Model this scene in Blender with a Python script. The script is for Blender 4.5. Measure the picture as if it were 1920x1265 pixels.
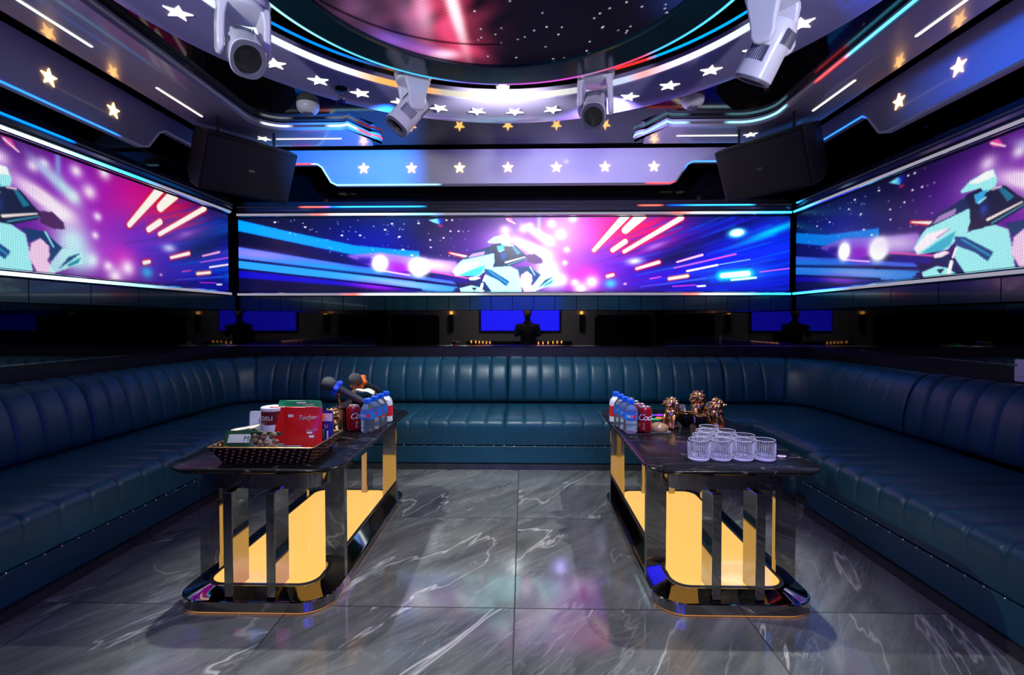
import bpy, bmesh, math, random
import numpy as np
from mathutils import Vector, Matrix, Euler
random.seed(7); np.random.seed(7)
PI = math.pi
for o in list(bpy.data.objects): bpy.data.objects.remove(o)
sc = bpy.context.scene
COL = sc.collection
S = 0.68            # survey units -> metres (0.8 m floor tiles)

# ------------------------------------------------------------------ camera
cam_d = bpy.data.cameras.new('camera'); cam = bpy.data.objects.new('camera', cam_d); COL.objects.link(cam)
cam_d.sensor_fit = 'HORIZONTAL'; cam_d.sensor_width = 36.0; cam_d.lens = 36.0*930/1920
pitch = math.radians(1.2); yaw = math.atan(21/930)
cam.location = (0, 0, 1.53*S)
cam.rotation_euler = (PI/2 - pitch, 0, yaw)
cam_d.shift_y = -13.02/1920
cam_d.shift_x = 0
cam_d.clip_start = 0.02
sc.camera = cam
# ------------------------------------------------------------------ world and exposure
w = bpy.data.worlds.new('world'); sc.world = w; w.use_nodes = True
w.node_tree.nodes['Background'].inputs[0].default_value = (0.02, 0.03, 0.06, 1)
w.node_tree.nodes['Background'].inputs[1].default_value = 0.3
sc.view_settings.view_transform = 'Standard'; sc.view_settings.look = 'None'
sc.view_settings.gamma = 1; sc.view_settings.use_curve_mapping = False
sc.view_settings.exposure = 0.0
# ------------------------------------------------------------------ lamps of the room, added fills and washes
def spot(name, loc, target, power, col, size=100, blend=0.6, rad=0.03):
    d = bpy.data.lights.new(name, 'SPOT'); d.energy = power; d.color = col
    d.spot_size = math.radians(size); d.spot_blend = blend; d.shadow_soft_size = rad
    o = bpy.data.objects.new(name, d); COL.objects.link(o)
    o.location = Vector(loc)*S
    v = (Vector(target)-Vector(loc)); o.rotation_euler = v.to_track_quat('-Z', 'Y').to_euler()
    return o
def area(name, loc, target, power, col, sx, sy):
    d = bpy.data.lights.new(name, 'AREA'); d.energy = power; d.color = col; d.shape = 'RECTANGLE'
    d.size = sx*S; d.size_y = sy*S
    o = bpy.data.objects.new(name, d); COL.objects.link(o); o.location = Vector(loc)*S
    v = (Vector(target)-Vector(loc)); o.rotation_euler = v.to_track_quat('-Z', 'Y').to_euler()
    return o
DOWNLIGHTS = [(-1.75, 2.9), (1.5, 2.9), (-1.3, 0.9), (1.05, 0.9)]
spot('downlight_beam', (-1.98, 3.35, 3.27), (-0.35, 3.1, 0), 145, (0.95, 1.0, 0.96), 70, 0.6, 0.02)
spot('downlight_beam', (1.72, 3.35, 3.27), (0.1, 3.1, 0), 145, (0.95, 1.0, 0.96), 70, 0.6, 0.02)
spot('downlight_beam', (-1.2, 0.5, 3.27), (-0.5, 2.0, 0), 45, (0.90, 0.92, 1.0), 70, 0.8, 0.03)
spot('downlight_beam', (1.0, 0.5, 3.27), (0.4, 2.0, 0), 45, (0.86, 0.88, 1.0), 80, 0.8, 0.03)
spot('rim_lamp_beam', (-0.16, 3.70, 3.19), (-0.16, 6.2, 2.4), 30, (1.0, 0.98, 0.85), 150, 0.5, 0.02)
spot('back_sofa_wash', (-0.16, 3.9, 3.28), (-0.16, 6.0, 0.9), 115, (0.75, 0.92, 1.0), 80, 0.9, 0.05)
spot('violet_beam', (1.15, 1.6, 3.2), (1.15, 2.95, 0.76), 190, (0.66, 0.60, 1.0), 30, 0.7, 0.12)
spot('table_beam', (-0.9, 1.9, 3.2), (-1.3, 3.0, 0.76), 30, (0.9, 0.92, 1.0), 30, 0.7, 0.03)
spot('blue_wash', (-1.0, 3.9, 3.15), (-2.2, 6.2, 3.36), 520, (0.0, 0.20, 1.0), 50, 0.8, 0.03)  # added unseen spot tinting the left of the back fascia blue
spot('blue_wash', (0.9, 2.0, 3.15), (3.4, 3.1, 3.45), 260, (0.0, 0.14, 1.0), 50, 0.9, 0.03)  # added unseen spot tinting the right fascia blue
spot('violet_wash', (0.7, 3.9, 3.15), (0.8, 6.2, 3.3), 170, (0.45, 0.38, 1.0), 95, 0.9, 0.03)  # added unseen spot tinting the back fascia violet
spot('head_fill_spot', (-2.0, -0.80, 2.2), (-1.5, 2.6, 3.2), 190, (0.95, 0.96, 1.0), 34, 0.9, 0.06)  # added front fill brightening the left moving head, no real fixture
spot('head_fill_spot', (1.7, -0.80, 2.2), (1.3, 2.6, 3.2), 190, (0.95, 0.96, 1.0), 34, 0.9, 0.06)  # matching added fill for the right moving head
spot('front_wall_wash', (-0.1, 0.9, 3.4), (-0.1, -1.0, 1.0), 120, (1.0, 0.95, 0.85), 110, 0.9, 0.06)  # added unseen spot brightening the wall behind the camera
# ------------------------------------------------------------------ materials
def new_mat(name):
    m = bpy.data.materials.new(name); m.use_nodes = True
    return m, m.node_tree.nodes, m.node_tree.links, m.node_tree.nodes['Principled BSDF']
def lin(r, g, b):
    f = lambda c: ((c/255+0.055)/1.055)**2.4 if c > 10 else c/255/12.92
    return (f(r), f(g), f(b), 1)
def pm(name, col, rough=0.5, metal=0.0, coat=0.0, trans=0.0, ior=1.5, bump=0.0, bscale=200, var=0.0, emit=None, es=0.0):
    m, n, l, b = new_mat(name)
    b.inputs['Base Color'].default_value = col if len(col) == 4 else (*col, 1)
    b.inputs['Roughness'].default_value = rough; b.inputs['Metallic'].default_value = metal
    b.inputs['Coat Weight'].default_value = coat; b.inputs['Coat Roughness'].default_value = 0.04
    b.inputs['Transmission Weight'].default_value = trans; b.inputs['IOR'].default_value = ior
    if emit: b.inputs['Emission Color'].default_value = (*emit[:3], 1); b.inputs['Emission Strength'].default_value = es
    tc = n.new('ShaderNodeTexCoord'); ns = n.new('ShaderNodeTexNoise'); ns.inputs['Scale'].default_value = bscale
    ns.inputs['Detail'].default_value = 4
    l.new(tc.outputs['Object'], ns.inputs['Vector'])
    if bump:
        bp = n.new('ShaderNodeBump'); bp.inputs['Strength'].default_value = bump; bp.inputs['Distance'].default_value = 0.002
        l.new(ns.outputs['Fac'], bp.inputs['Height']); l.new(bp.outputs['Normal'], b.inputs['Normal'])
    if var:
        mx = n.new('ShaderNodeMix'); mx.data_type = 'RGBA'; mx.blend_type = 'MULTIPLY'
        ns2 = n.new('ShaderNodeTexNoise'); ns2.inputs['Scale'].default_value = 6; ns2.inputs['Detail'].default_value = 5
        l.new(tc.outputs['Object'], ns2.inputs['Vector'])
        cr = n.new('ShaderNodeValToRGB'); cr.color_ramp.elements[0].color = (1-var, 1-var, 1-var, 1); cr.color_ramp.elements[0].position = .3
        cr.color_ramp.elements[1].position = .7
        l.new(ns2.outputs['Fac'], cr.inputs['Fac'])
        mx.inputs[0].default_value = 1; mx.inputs[6].default_value = b.inputs['Base Color'].default_value
        l.new(cr.outputs['Color'], mx.inputs[7]); l.new(mx.outputs[2], b.inputs['Base Color'])
    return m
def em(name, col, strength):
    m, n, l, b = new_mat(name)
    b.inputs['Base Color'].default_value = (0.02, 0.02, 0.02, 1)
    b.inputs['Emission Color'].default_value = (*col[:3], 1); b.inputs['Emission Strength'].default_value = strength
    return m
def em_attr(name, strength, led_pitch=0.0, rough=0.3, base=(0.01, 0.01, 0.012, 1)):
    m, n, l, b = new_mat(name)
    b.inputs['Base Color'].default_value = base; b.inputs['Roughness'].default_value = rough
    a = n.new('ShaderNodeAttribute'); a.attribute_name = 'Col'
    src = a.outputs['Color']
    if led_pitch:
        tc = n.new('ShaderNodeTexCoord'); sp = n.new('ShaderNodeSeparateXYZ'); l.new(tc.outputs['UV'], sp.inputs[0])
        outs = []
        for k in (0, 1):
            mu = n.new('ShaderNodeMath'); mu.operation = 'MULTIPLY'; mu.inputs[1].default_value = 2*PI/led_pitch
            l.new(sp.outputs[k], mu.inputs[0])
            si = n.new('ShaderNodeMath'); si.operation = 'SINE'; l.new(mu.outputs[0], si.inputs[0])
            ad = n.new('ShaderNodeMath'); ad.operation = 'MULTIPLY_ADD'; ad.inputs[1].default_value = 0.33; ad.inputs[2].default_value = 0.75
            l.new(si.outputs[0], ad.inputs[0]); outs.append(ad)
        pr = n.new('ShaderNodeMath'); pr.operation = 'MULTIPLY'; l.new(outs[0].outputs[0], pr.inputs[0]); l.new(outs[1].outputs[0], pr.inputs[1])
        m2 = n.new('ShaderNodeMath'); m2.operation = 'MULTIPLY'; m2.inputs[1].default_value = strength*1.6
        l.new(pr.outputs[0], m2.inputs[0]); l.new(m2.outputs[0], b.inputs['Emission Strength'])
    else:
        b.inputs['Emission Strength'].default_value = strength
    l.new(src, b.inputs['Emission Color'])
    return m
M = {}
M['black_gloss'] = pm('black_gloss', (0.003, 0.003, 0.004), 0.05, 0, ior=1.3)
M['black_mirror'] = pm('black_mirror', (0.14, 0.14, 0.15), 0.02, 1.0)
M['black_matt'] = pm('black_matt', (0.002, 0.002, 0.0024), 0.6, bump=.2)
M['dark_panel'] = pm('dark_panel', (0.012, 0.009, 0.01), 0.35, coat=.2)
M['teal_acrylic'] = pm('teal_acrylic', lin(18, 52, 58), 0.16, coat=.3, var=.25)
M['lacquer'] = pm('lacquer', (0.33, 0.32, 0.38), 0.28, 0.0, coat=0.35, bump=0.03, bscale=8)
M['ring_lacquer'] = pm('ring_lacquer', (0.30, 0.27, 0.50), 0.22, 0.2, coat=0.5, bump=0.03, bscale=6)
M['chrome'] = pm('chrome', (0.75, 0.75, 0.78), 0.06, 1.0)
M['smoke_chrome'] = pm('smoke_chrome', (0.40, 0.375, 0.34), 0.05, 1.0)
M['gold'] = pm('gold', (0.95, 0.55, 0.22), 0.14, 1.0, bump=.3, bscale=60)
M['gold_trim'] = pm('gold_trim', (0.8, 0.5, 0.2), 0.3, 1.0)
M['amber'] = pm('amber_glow', (0.12, 0.07, 0.02), 0.1, coat=.6, emit=(1.0, 0.56, 0.13), es=1.12)
M['amber_line'] = em('amber_line', (1.0, 0.42, 0.12), 0.5)
M['star_white'] = em('star_white', (1.0, 0.93, 0.88), 1.6)
M['star_warm'] = em('star_warm', (1.0, 0.50, 0.13), 12)
M['light_line'] = em('light_line', (1.0, 0.97, 0.9), 1.3)
M['lamp'] = em('lamp_glow', (1.0, 0.98, 0.8), 120)
M['tv_blue'] = em('tv_blue', (0.012, 0.01, 1.0), 6.0)
M['amber_bulb'] = em('amber_bulb', (1.0, 0.42, 0.08), 12)
M['plastic_white'] = pm('plastic_white', (0.72, 0.72, 0.78), 0.28, coat=.3)
M['plastic_grey'] = pm('plastic_grey', (0.12, 0.12, 0.16), 0.35)
M['lens'] = pm('lens', (0.004, 0.004, 0.006), 0.03, coat=1)
M['glass'] = pm('glass', (0.95, 0.95, 1.0), 0.0, trans=.985, ior=1.45)
M['glass_cut'] = pm('cut_glass_facets', (0.9, 0.9, 1.0), 0.08, trans=.45, ior=1.5, coat=.5)
M['pet'] = pm('pet_plastic', (0.80, 0.90, 1.0), 0.03, trans=.93, ior=1.33)
M['cap_blue'] = pm('cap_blue', (0.01, 0.12, 0.85), 0.3)
M['label_blue'] = pm('label_blue', (0.02, 0.14, 0.6), 0.3)
M['white'] = pm('white_print', (0.8, 0.8, 0.82), 0.4)
M['milk'] = pm('milky_bottle', (0.78, 0.8, 0.85), 0.3, coat=.4)
M['red_print'] = pm('red_print', (0.7, 0.015, 0.03), 0.35)
M['can_red'] = pm('can_red', (0.30, 0.005, 0.012), 0.22, 0.3, coat=.5)
M['alu'] = pm('aluminium', (0.8, 0.8, 0.82), 0.22, 1.0)
M['copper'] = pm('copper', (0.75, 0.35, 0.16), 0.25, 1.0)
M['pouch_red'] = pm('pouch_red', (0.62, 0.006, 0.008), 0.32, coat=.4, bump=.25, bscale=25)
M['pouch_green'] = pm('pouch_green', (0.02, 0.32, 0.12), 0.3, coat=.4, bump=.2, bscale=25)
M['pouch_white'] = pm('pouch_white', (0.72, 0.73, 0.76), 0.4, bump=.3, bscale=22)
M['pouch_dark'] = pm('pouch_dark', (0.01, 0.05, 0.02), 0.35, coat=.3, bump=.3, bscale=30)
M['pouch_navy'] = pm('pouch_navy', (0.012, 0.015, 0.22), 0.3, coat=.3)
M['pouch_lilac'] = pm('pouch_lilac', (0.62, 0.45, 0.6), 0.4)
M['maroon'] = pm('maroon', (0.12, 0.008, 0.012), 0.3, coat=.4)
M['grey_print'] = pm('grey_print', (0.35, 0.35, 0.38), 0.4)
M['ink'] = pm('ink', (0.012, 0.012, 0.03), 0.5)
M['ink_green'] = pm('ink_green', (0.015, 0.03, 0.012), 0.5)
M['cream'] = pm('cream', (0.66, 0.62, 0.5), 0.5, bump=.3, bscale=40)
M['nuts'] = pm('nuts', (0.26, 0.15, 0.08), 0.4, coat=.5, var=.5)
M['mesh_grey'] = pm('mesh_grey', (0.09, 0.09, 0.1), 0.42, .6, bump=.8, bscale=1500)
M['mic_black'] = pm('mic_black', (0.03, 0.03, 0.032), 0.3, coat=.3)
M['ring_blue'] = pm('ring_blue', (0.01, 0.06, 0.75), 0.4)
M['ring_orange'] = pm('ring_orange', (0.95, 0.17, 0.01), 0.4)
M['skin'] = pm('skin', (0.3, 0.17, 0.11), 0.5)
M['cloth_dark'] = pm('cloth_dark', (0.012, 0.012, 0.015), 0.8, bump=.3)
M['hair'] = pm('hair', (0.008, 0.007, 0.006), 0.5)
M['tan_bag'] = pm('tan_bag', (0.34, 0.2, 0.1), 0.3, coat=.6, var=.5, bump=.5, bscale=30)
for k, c in (('card_red', (0.7, .02, .04)), ('card_blue', (.02, .3, .8)), ('card_purple', (.35, .02, .7)), ('card_green', (.02, .5, .15)), ('card_orange', (.8, .2, .04))):
    M[k] = pm(k, c, 0.35)

def leather():
    m, n, l, b = new_mat('blue_leather')
    tc = n.new('ShaderNodeTexCoord')
    ns = n.new('ShaderNodeTexNoise'); ns.inputs['Scale'].default_value = 3.0; ns.inputs['Detail'].default_value = 6
    l.new(tc.outputs['Object'], ns.inputs['Vector'])
    cr = n.new('ShaderNodeValToRGB'); cr.color_ramp.elements[0].color = (0.005, 0.052, 0.088, 1); cr.color_ramp.elements[1].color = (0.007, 0.073, 0.122, 1)
    cr.color_ramp.elements[0].position = .3; cr.color_ramp.elements[1].position = .7
    l.new(ns.outputs['Fac'], cr.inputs['Fac']); l.new(cr.outputs['Color'], b.inputs['Base Color'])
    vo = n.new('ShaderNodeTexVoronoi'); vo.inputs['Scale'].default_value = 420; l.new(tc.outputs['Object'], vo.inputs['Vector'])
    n3 = n.new('ShaderNodeTexNoise'); n3.inputs['Scale'].default_value = 14; n3.inputs['Detail'].default_value = 3; l.new(tc.outputs['Object'], n3.inputs['Vector'])
    ad = n.new('ShaderNodeMath'); ad.operation = 'MULTIPLY_ADD'; ad.inputs[1].default_value = 6.0
    l.new(n3.outputs['Fac'], ad.inputs[0]); l.new(vo.outputs['Distance'], ad.inputs[2])
    bp = n.new('ShaderNodeBump'); bp.inputs['Strength'].default_value = 0.25; bp.inputs['Distance'].default_value = 0.0012
    l.new(ad.outputs[0], bp.inputs['Height']); l.new(bp.outputs['Normal'], b.inputs['Normal'])
    b.inputs['Roughness'].default_value = 0.36; b.inputs['Specular IOR Level'].default_value = 0.55
    return m
M['leather'] = leather()

def marble():
    m, n, l, b = new_mat('grey_marble_tiles')
    T = 1.2*S
    tc = n.new('ShaderNodeTexCoord'); sp = n.new('ShaderNodeSeparateXYZ'); l.new(tc.outputs['Object'], sp.inputs[0])
    def mth(op, a, bb=None, c=None):
        x = n.new('ShaderNodeMath'); x.operation = op
        for i, v in enumerate((a, bb, c)):
            if v is None: continue
            if isinstance(v, (int, float)): x.inputs[i].default_value = v
            else: l.new(v, x.inputs[i])
        return x.outputs[0]
    u = mth('DIVIDE', mth('SUBTRACT', sp.outputs[0], -0.045*S), T)
    v = mth('DIVIDE', mth('SUBTRACT', sp.outputs[1], 2.604*S), T)
    fu, fv = mth('FLOOR', u), mth('FLOOR', v)
    gu = mth('MINIMUM', mth('FRACT', u), mth('SUBTRACT', 1, mth('FRACT', u)))
    gv = mth('MINIMUM', mth('FRACT', v), mth('SUBTRACT', 1, mth('FRACT', v)))
    g = mth('LESS_THAN', mth('MINIMUM', gu, gv), 0.0032)
    # per-tile shift
    cx = n.new('ShaderNodeCombineXYZ')
    l.new(mth('MULTIPLY_ADD', fu, 7.31, mth('MULTIPLY', fv, 3.7)), cx.inputs[2])
    l.new(mth('MULTIPLY', sp.outputs[0], 1.0), cx.inputs[0]); l.new(mth('MULTIPLY', sp.outputs[1], 1.0), cx.inputs[1])
    rot = n.new('ShaderNodeMapping'); rot.inputs['Rotation'].default_value = (0, 0, math.radians(-50)); rot.inputs['Scale'].default_value = (1, 1, 1)
    l.new(cx.outputs[0], rot.inputs['Vector'])
    st = n.new('ShaderNodeMapping'); st.inputs['Scale'].default_value = (0.55, 2.4, 1)
    l.new(rot.outputs[0], st.inputs['Vector'])
    n1 = n.new('ShaderNodeTexNoise'); n1.inputs['Scale'].default_value = 2.2; n1.inputs['Detail'].default_value = 10; n1.inputs['Roughness'].default_value = .66; n1.inputs['Distortion'].default_value = 1.2
    l.new(st.outputs[0], n1.inputs['Vector'])
    base = n.new('ShaderNodeValToRGB'); e = base.color_ramp.elements
    e[0].position = .28; e[0].color = (0.052, 0.054, 0.056, 1); e[1].position = .72; e[1].color = (0.20, 0.20, 0.195, 1)
    l.new(n1.outputs['Fac'], base.inputs['Fac'])
    def vein(scale, width, rotz, detail, dist, strength, zoff):
        m0 = n.new('ShaderNodeMapping'); m0.inputs['Rotation'].default_value = (0, 0, math.radians(rotz)); l.new(cx.outputs[0], m0.inputs['Vector'])
        mp = n.new('ShaderNodeMapping'); mp.inputs['Scale'].default_value = (0.36, 1.5, 1); mp.inputs['Location'].default_value = (0, 0, zoff)
        l.new(m0.outputs[0], mp.inputs['Vector'])
        nn = n.new('ShaderNodeTexNoise'); nn.inputs['Scale'].default_value = scale; nn.inputs['Detail'].default_value = detail; nn.inputs['Roughness'].default_value = .55; nn.inputs['Distortion'].default_value = dist
        l.new(mp.outputs[0], nn.inputs['Vector'])
        a = mth('ABSOLUTE', mth('SUBTRACT', nn.outputs['Fac'], 0.5))
        s = mth('MULTIPLY', mth('SUBTRACT', 1, mth('MINIMUM', mth('DIVIDE', a, width), 1)), strength)
        return mth('POWER', mth('MAXIMUM', s, 0), 1.5)
    v1 = vein(1.3, 0.0085, -62, 5, .5, 0.9, 3.0)
    v2 = vein(2.6, 0.009, -52, 6, .6, 0.38, 9.0)
    v3 = vein(6.0, 0.024, -48, 8, .7, 0.24, 14.0)
    msk = n.new('ShaderNodeTexNoise'); msk.inputs['Scale'].default_value = 1.6; l.new(cx.outputs[0], msk.inputs['Vector'])
    mk = mth('MULTIPLY', mth('MAXIMUM', mth('SUBTRACT', msk.outputs['Fac'], 0.36), 0), 4.5)
    vv = mth('MINIMUM', mth('MULTIPLY', mth('ADD', mth('ADD', v1, v2), v3), mth('MINIMUM', mk, 1)), 1)
    mx = n.new('ShaderNodeMix'); mx.data_type = 'RGBA'; l.new(vv, mx.inputs[0]); l.new(base.outputs[0], mx.inputs[6]); mx.inputs[7].default_value = (0.55, 0.53, 0.52, 1)
    gx = n.new('ShaderNodeMix'); gx.data_type = 'RGBA'; l.new(g, gx.inputs[0]); l.new(mx.outputs[2], gx.inputs[6]); gx.inputs[7].default_value = (0.012, 0.012, 0.014, 1)
    l.new(gx.outputs[2], b.inputs['Base Color'])
    rr = mth('MULTIPLY_ADD', n1.outputs['Fac'], 0.08, 0.05)
    l.new(mth('MAXIMUM', rr, mth('MULTIPLY', g, .7)), b.inputs['Roughness'])
    b.inputs['Specular IOR Level'].default_value = 0.5
    b.inputs['IOR'].default_value = 1.7
    return m
M['marble'] = marble()
def sintered():
    m, n, l, b = new_mat('black_sintered_stone')
    tc = n.new('ShaderNodeTexCoord'); mp = n.new('ShaderNodeMapping'); mp.inputs['Scale'].default_value = (.45, 2.2, 1); mp.inputs['Rotation'].default_value = (0, 0, .1)
    l.new(tc.outputs['Object'], mp.inputs['Vector'])
    nn = n.new('ShaderNodeTexNoise'); nn.inputs['Scale'].default_value = 2.4; nn.inputs['Detail'].default_value = 4; nn.inputs['Distortion'].default_value = .4
    l.new(mp.outputs[0], nn.inputs['Vector'])
    s = n.new('ShaderNodeMath'); s.operation = 'SUBTRACT'; s.inputs[1].default_value = .5; l.new(nn.outputs['Fac'], s.inputs[0])
    a = n.new('ShaderNodeMath'); a.operation = 'ABSOLUTE'; l.new(s.outputs[0], a.inputs[0])
    cr = n.new('ShaderNodeValToRGB'); e = cr.color_ramp.elements
    e[0].position = 0; e[0].color = (0.07, 0.065, 0.075, 1); e[1].position = .004; e[1].color = (0.004, 0.004, 0.005, 1)
    l.new(a.outputs[0], cr.inputs['Fac']); l.new(cr.outputs[0], b.inputs['Base Color'])
    b.inputs['Roughness'].default_value = .22; b.inputs['IOR'].default_value = 1.3; b.inputs['Specular IOR Level'].default_value = .3
    return m
M['stone'] = sintered()
def basket_mat():
    m, n, l, b = new_mat('black_basket_gold_dots')
    tc = n.new('ShaderNodeTexCoord'); sp = n.new('ShaderNodeSeparateXYZ'); l.new(tc.outputs['Object'], sp.inputs[0])
    def mth(op, a, bb=None):
        x = n.new('ShaderNodeMath'); x.operation = op
        for i, v in enumerate((a, bb)):
            if v is None: continue
            if isinstance(v, (int, float)): x.inputs[i].default_value = v
            else: l.new(v, x.inputs[i])
        return x.outputs[0]
    h = mth('ADD', sp.outputs[0], sp.outputs[1])
    col = mth('FLOOR', mth('DIVIDE', h, 0.0245))
    zz = mth('ADD', sp.outputs[2], mth('MULTIPLY', mth('MODULO', mth('ABSOLUTE', col), 2), 0.00725))
    fu = mth('ABSOLUTE', mth('SUBTRACT', mth('FRACT', mth('DIVIDE', h, 0.0245)), .5))
    fv = mth('ABSOLUTE', mth('SUBTRACT', mth('FRACT', mth('DIVIDE', zz, 0.0145)), .5))
    dot = mth('MULTIPLY', mth('LESS_THAN', fu, .17), mth('LESS_THAN', fv, .24))
    mx = n.new('ShaderNodeMix'); mx.data_type = 'RGBA'; l.new(dot, mx.inputs[0]); mx.inputs[6].default_value = (0.012, 0.006, 0.006, 1); mx.inputs[7].default_value = (0.60, 0.24, 0.10, 1)
    l.new(mx.outputs[2], b.inputs['Base Color']); b.inputs['Roughness'].default_value = .4
    return m
M['basket'] = basket_mat()

# ------------------------------------------------------------------ mesh builder
class MB:
    def __init__(s): s.v = []; s.f = []; s.m = []; s.c = None
    def add(s, vs, fs, mi=0, T=None):
        o = len(s.v)
        for p in vs:
            p = Vector(p)
            if T is not None: p = T @ p
            s.v.append(tuple(p))
        for f in fs: s.f.append(tuple(i+o for i in f)); s.m.append(mi)
        return s
    def box(s, x0, x1, y0, y1, z0, z1, mi=0, T=None):
        return s.add([(x0,y0,z0),(x1,y0,z0),(x1,y1,z0),(x0,y1,z0),(x0,y0,z1),(x1,y0,z1),(x1,y1,z1),(x0,y1,z1)],
                     [(0,3,2,1),(4,5,6,7),(0,1,5,4),(1,2,6,5),(2,3,7,6),(3,0,4,7)], mi, T)
    def loft(s, loops, cap0=True, cap1=True, closed=True, mi=0, T=None):
        n = len(loops[0]); vs = [p for L in loops for p in L]; fs = []
        for k in range(len(loops)-1):
            for i in range(n if closed else n-1):
                j = (i+1) % n
                fs.append((k*n+i, k*n+j, (k+1)*n+j, (k+1)*n+i))
        if cap0: fs.append(tuple(range(n-1, -1, -1)))
        if cap1: fs.append(tuple((len(loops)-1)*n+i for i in range(n)))
        return s.add(vs, fs, mi, T)
    def lathe(s, prof, n=24, mi=0, T=None, cap0=True, cap1=True, rf=None):
        loops = []
        for r, z in prof:
            loops.append([((r*(rf(2*PI*i/n, z) if rf else 1))*math.cos(2*PI*i/n), (r*(rf(2*PI*i/n, z) if rf else 1))*math.sin(2*PI*i/n), z) for i in range(n)])
        return s.loft(loops, cap0, cap1, True, mi, T)
    def prism(s, poly, z0, z1, mi=0, T=None):
        return s.loft([[(x, y, z0) for x, y in poly], [(x, y, z1) for x, y in poly]], mi=mi, T=T)
    def tube(s, pts, r, n=8, mi=0, T=None, cap=True):
        pts = [Vector(p) for p in pts]; loops = []
        up = Vector((0, 0, 1)); prev = None
        for i, p in enumerate(pts):
            t = (pts[min(i+1, len(pts)-1)]-pts[max(i-1, 0)])
            if t.length < 1e-9: t = Vector((0, 0, 1))
            t.normalize()
            if prev is None:
                a = up if abs(t.dot(up)) < .95 else Vector((1, 0, 0))
                x = t.cross(a).normalized()
            else: x = (prev - t*prev.dot(t)).normalized()
            prev = x; y = t.cross(x)
            rr = r[i] if isinstance(r, (list, tuple)) else r
            loops.append([tuple(p+x*(rr*math.cos(2*PI*k/n))+y*(rr*math.sin(2*PI*k/n))) for k in range(n)])
        return s.loft(loops, cap, cap, True, mi, T)
    def sphere(s, c, r, nu=16, nv=10, mi=0, T=None):
        if not isinstance(r, (tuple, list)): r = (r, r, r)
        loops = []
        for j in range(1, nv):
            a = PI*j/nv - PI/2
            loops.append([(c[0]+r[0]*math.cos(a)*math.cos(2*PI*i/nu), c[1]+r[1]*math.cos(a)*math.sin(2*PI*i/nu), c[2]+r[2]*math.sin(a)) for i in range(nu)])
        return s.loft(loops, True, True, True, mi, T)
    def build(s, name, mats, parent=None, org=(0, 0, 0), smooth=True, angle=35, bevel=0, bseg=2, recalc=True, disp=None):
        me = bpy.data.meshes.new(name)
        o3 = Vector(org)
        me.from_pydata([tuple((Vector(p)-o3)*S) for p in s.v], [], s.f)
        if not isinstance(mats, (list, tuple)): mats = [mats]
        for m in mats: me.materials.append(M[m] if isinstance(m, str) else m)
        if len(mats) > 1: me.polygons.foreach_set('material_index', s.m)
        if recalc:
            bm = bmesh.new(); bm.from_mesh(me); bmesh.ops.recalc_face_normals(bm, faces=bm.faces); bm.to_mesh(me); bm.free()
        if s.c is not None:
            at = me.color_attributes.new('Col', 'FLOAT_COLOR', 'POINT')
            at.data.foreach_set('color', np.asarray(s.c, dtype=np.float32).ravel())
        if smooth:
            me.polygons.foreach_set('use_smooth', [True]*len(me.polygons)); me.set_sharp_from_angle(angle=math.radians(angle))
        ob = bpy.data.objects.new(name, me); COL.objects.link(ob)
        if parent is not None: ob.parent = parent
        else: ob.location = o3*S
        if bevel:
            b = ob.modifiers.new('bevel', 'BEVEL'); b.width = bevel*S; b.segments = bseg; b.limit_method = 'ANGLE'; b.angle_limit = math.radians(40)
        return ob
def tag(o, label, cat, group=None, kind=None):
    o['label'] = label; o['category'] = cat
    if group: o['group'] = group
    if kind: o['kind'] = kind
    return o
def thing(name, label, cat, loc=(0, 0, 0), rz=0, group=None, rot=None):
    o = bpy.data.objects.new(name, None); COL.objects.link(o); o.empty_display_size = .05
    o.location = Vector(loc)*S; o.rotation_euler = rot if rot else (0, 0, rz)
    return tag(o, label, cat, group)
def struct(o): o['kind'] = 'structure'; return o
def dup(root, loc, rz=None, label=None, group=None):
    r = root.copy(); COL.objects.link(r); r.location = Vector(loc)*S
    if rz is not None: r.rotation_euler = (0, 0, rz)
    if label: r['label'] = label
    if group: r['group'] = group
    for ch in list(root.children):
        c = ch.copy(); COL.objects.link(c); c.parent = r
        for g in ch.children:
            d = g.copy(); COL.objects.link(d); d.parent = c
    return r
def rrect(x0, x1, y0, y1, r, z=None, n=8):
    pts = []
    for cx, cy, a0 in ((x1-r, y0+r, -PI/2), (x1-r, y1-r, 0), (x0+r, y1-r, PI/2), (x0+r, y0+r, PI)):
        for k in range(n+1):
            a = a0+PI/2*k/n; pts.append((cx+r*math.cos(a), cy+r*math.sin(a)) if z is None else (cx+r*math.cos(a), cy+r*math.sin(a), z))
    return pts
def text_verts(s, size, shear=0.0, spacing=1.0):
    cu = bpy.data.curves.new('t', 'FONT'); cu.body = s; cu.size = size; cu.shear = shear; cu.space_character = spacing
    cu.align_x = 'CENTER'; cu.align_y = 'CENTER'; cu.resolution_u = 3
    ob = bpy.data.objects.new('t', cu); COL.objects.link(ob)
    dg = bpy.context.evaluated_depsgraph_get(); dg.update(); me = ob.evaluated_get(dg).to_mesh()
    vs = [tuple(v.co) for v in me.vertices]; fs = [tuple(p.vertices) for p in me.polygons]
    ob.evaluated_get(dg).to_mesh_clear()
    bpy.data.objects.remove(ob); bpy.data.curves.remove(cu)
    return vs, fs
def text_mb(s, size, fn, shear=0.0, spacing=1.0):
    vs, fs = text_verts(s, size, shear, spacing)
    mb = MB(); mb.add([fn(x, y) for x, y, _ in vs], fs); return mb
def star_pts(r, rot=PI/2, k=0.42):
    return [((r if i % 2 == 0 else r*k)*math.cos(rot+i*PI/5), (r if i % 2 == 0 else r*k)*math.sin(rot+i*PI/5)) for i in range(10)]
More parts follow.
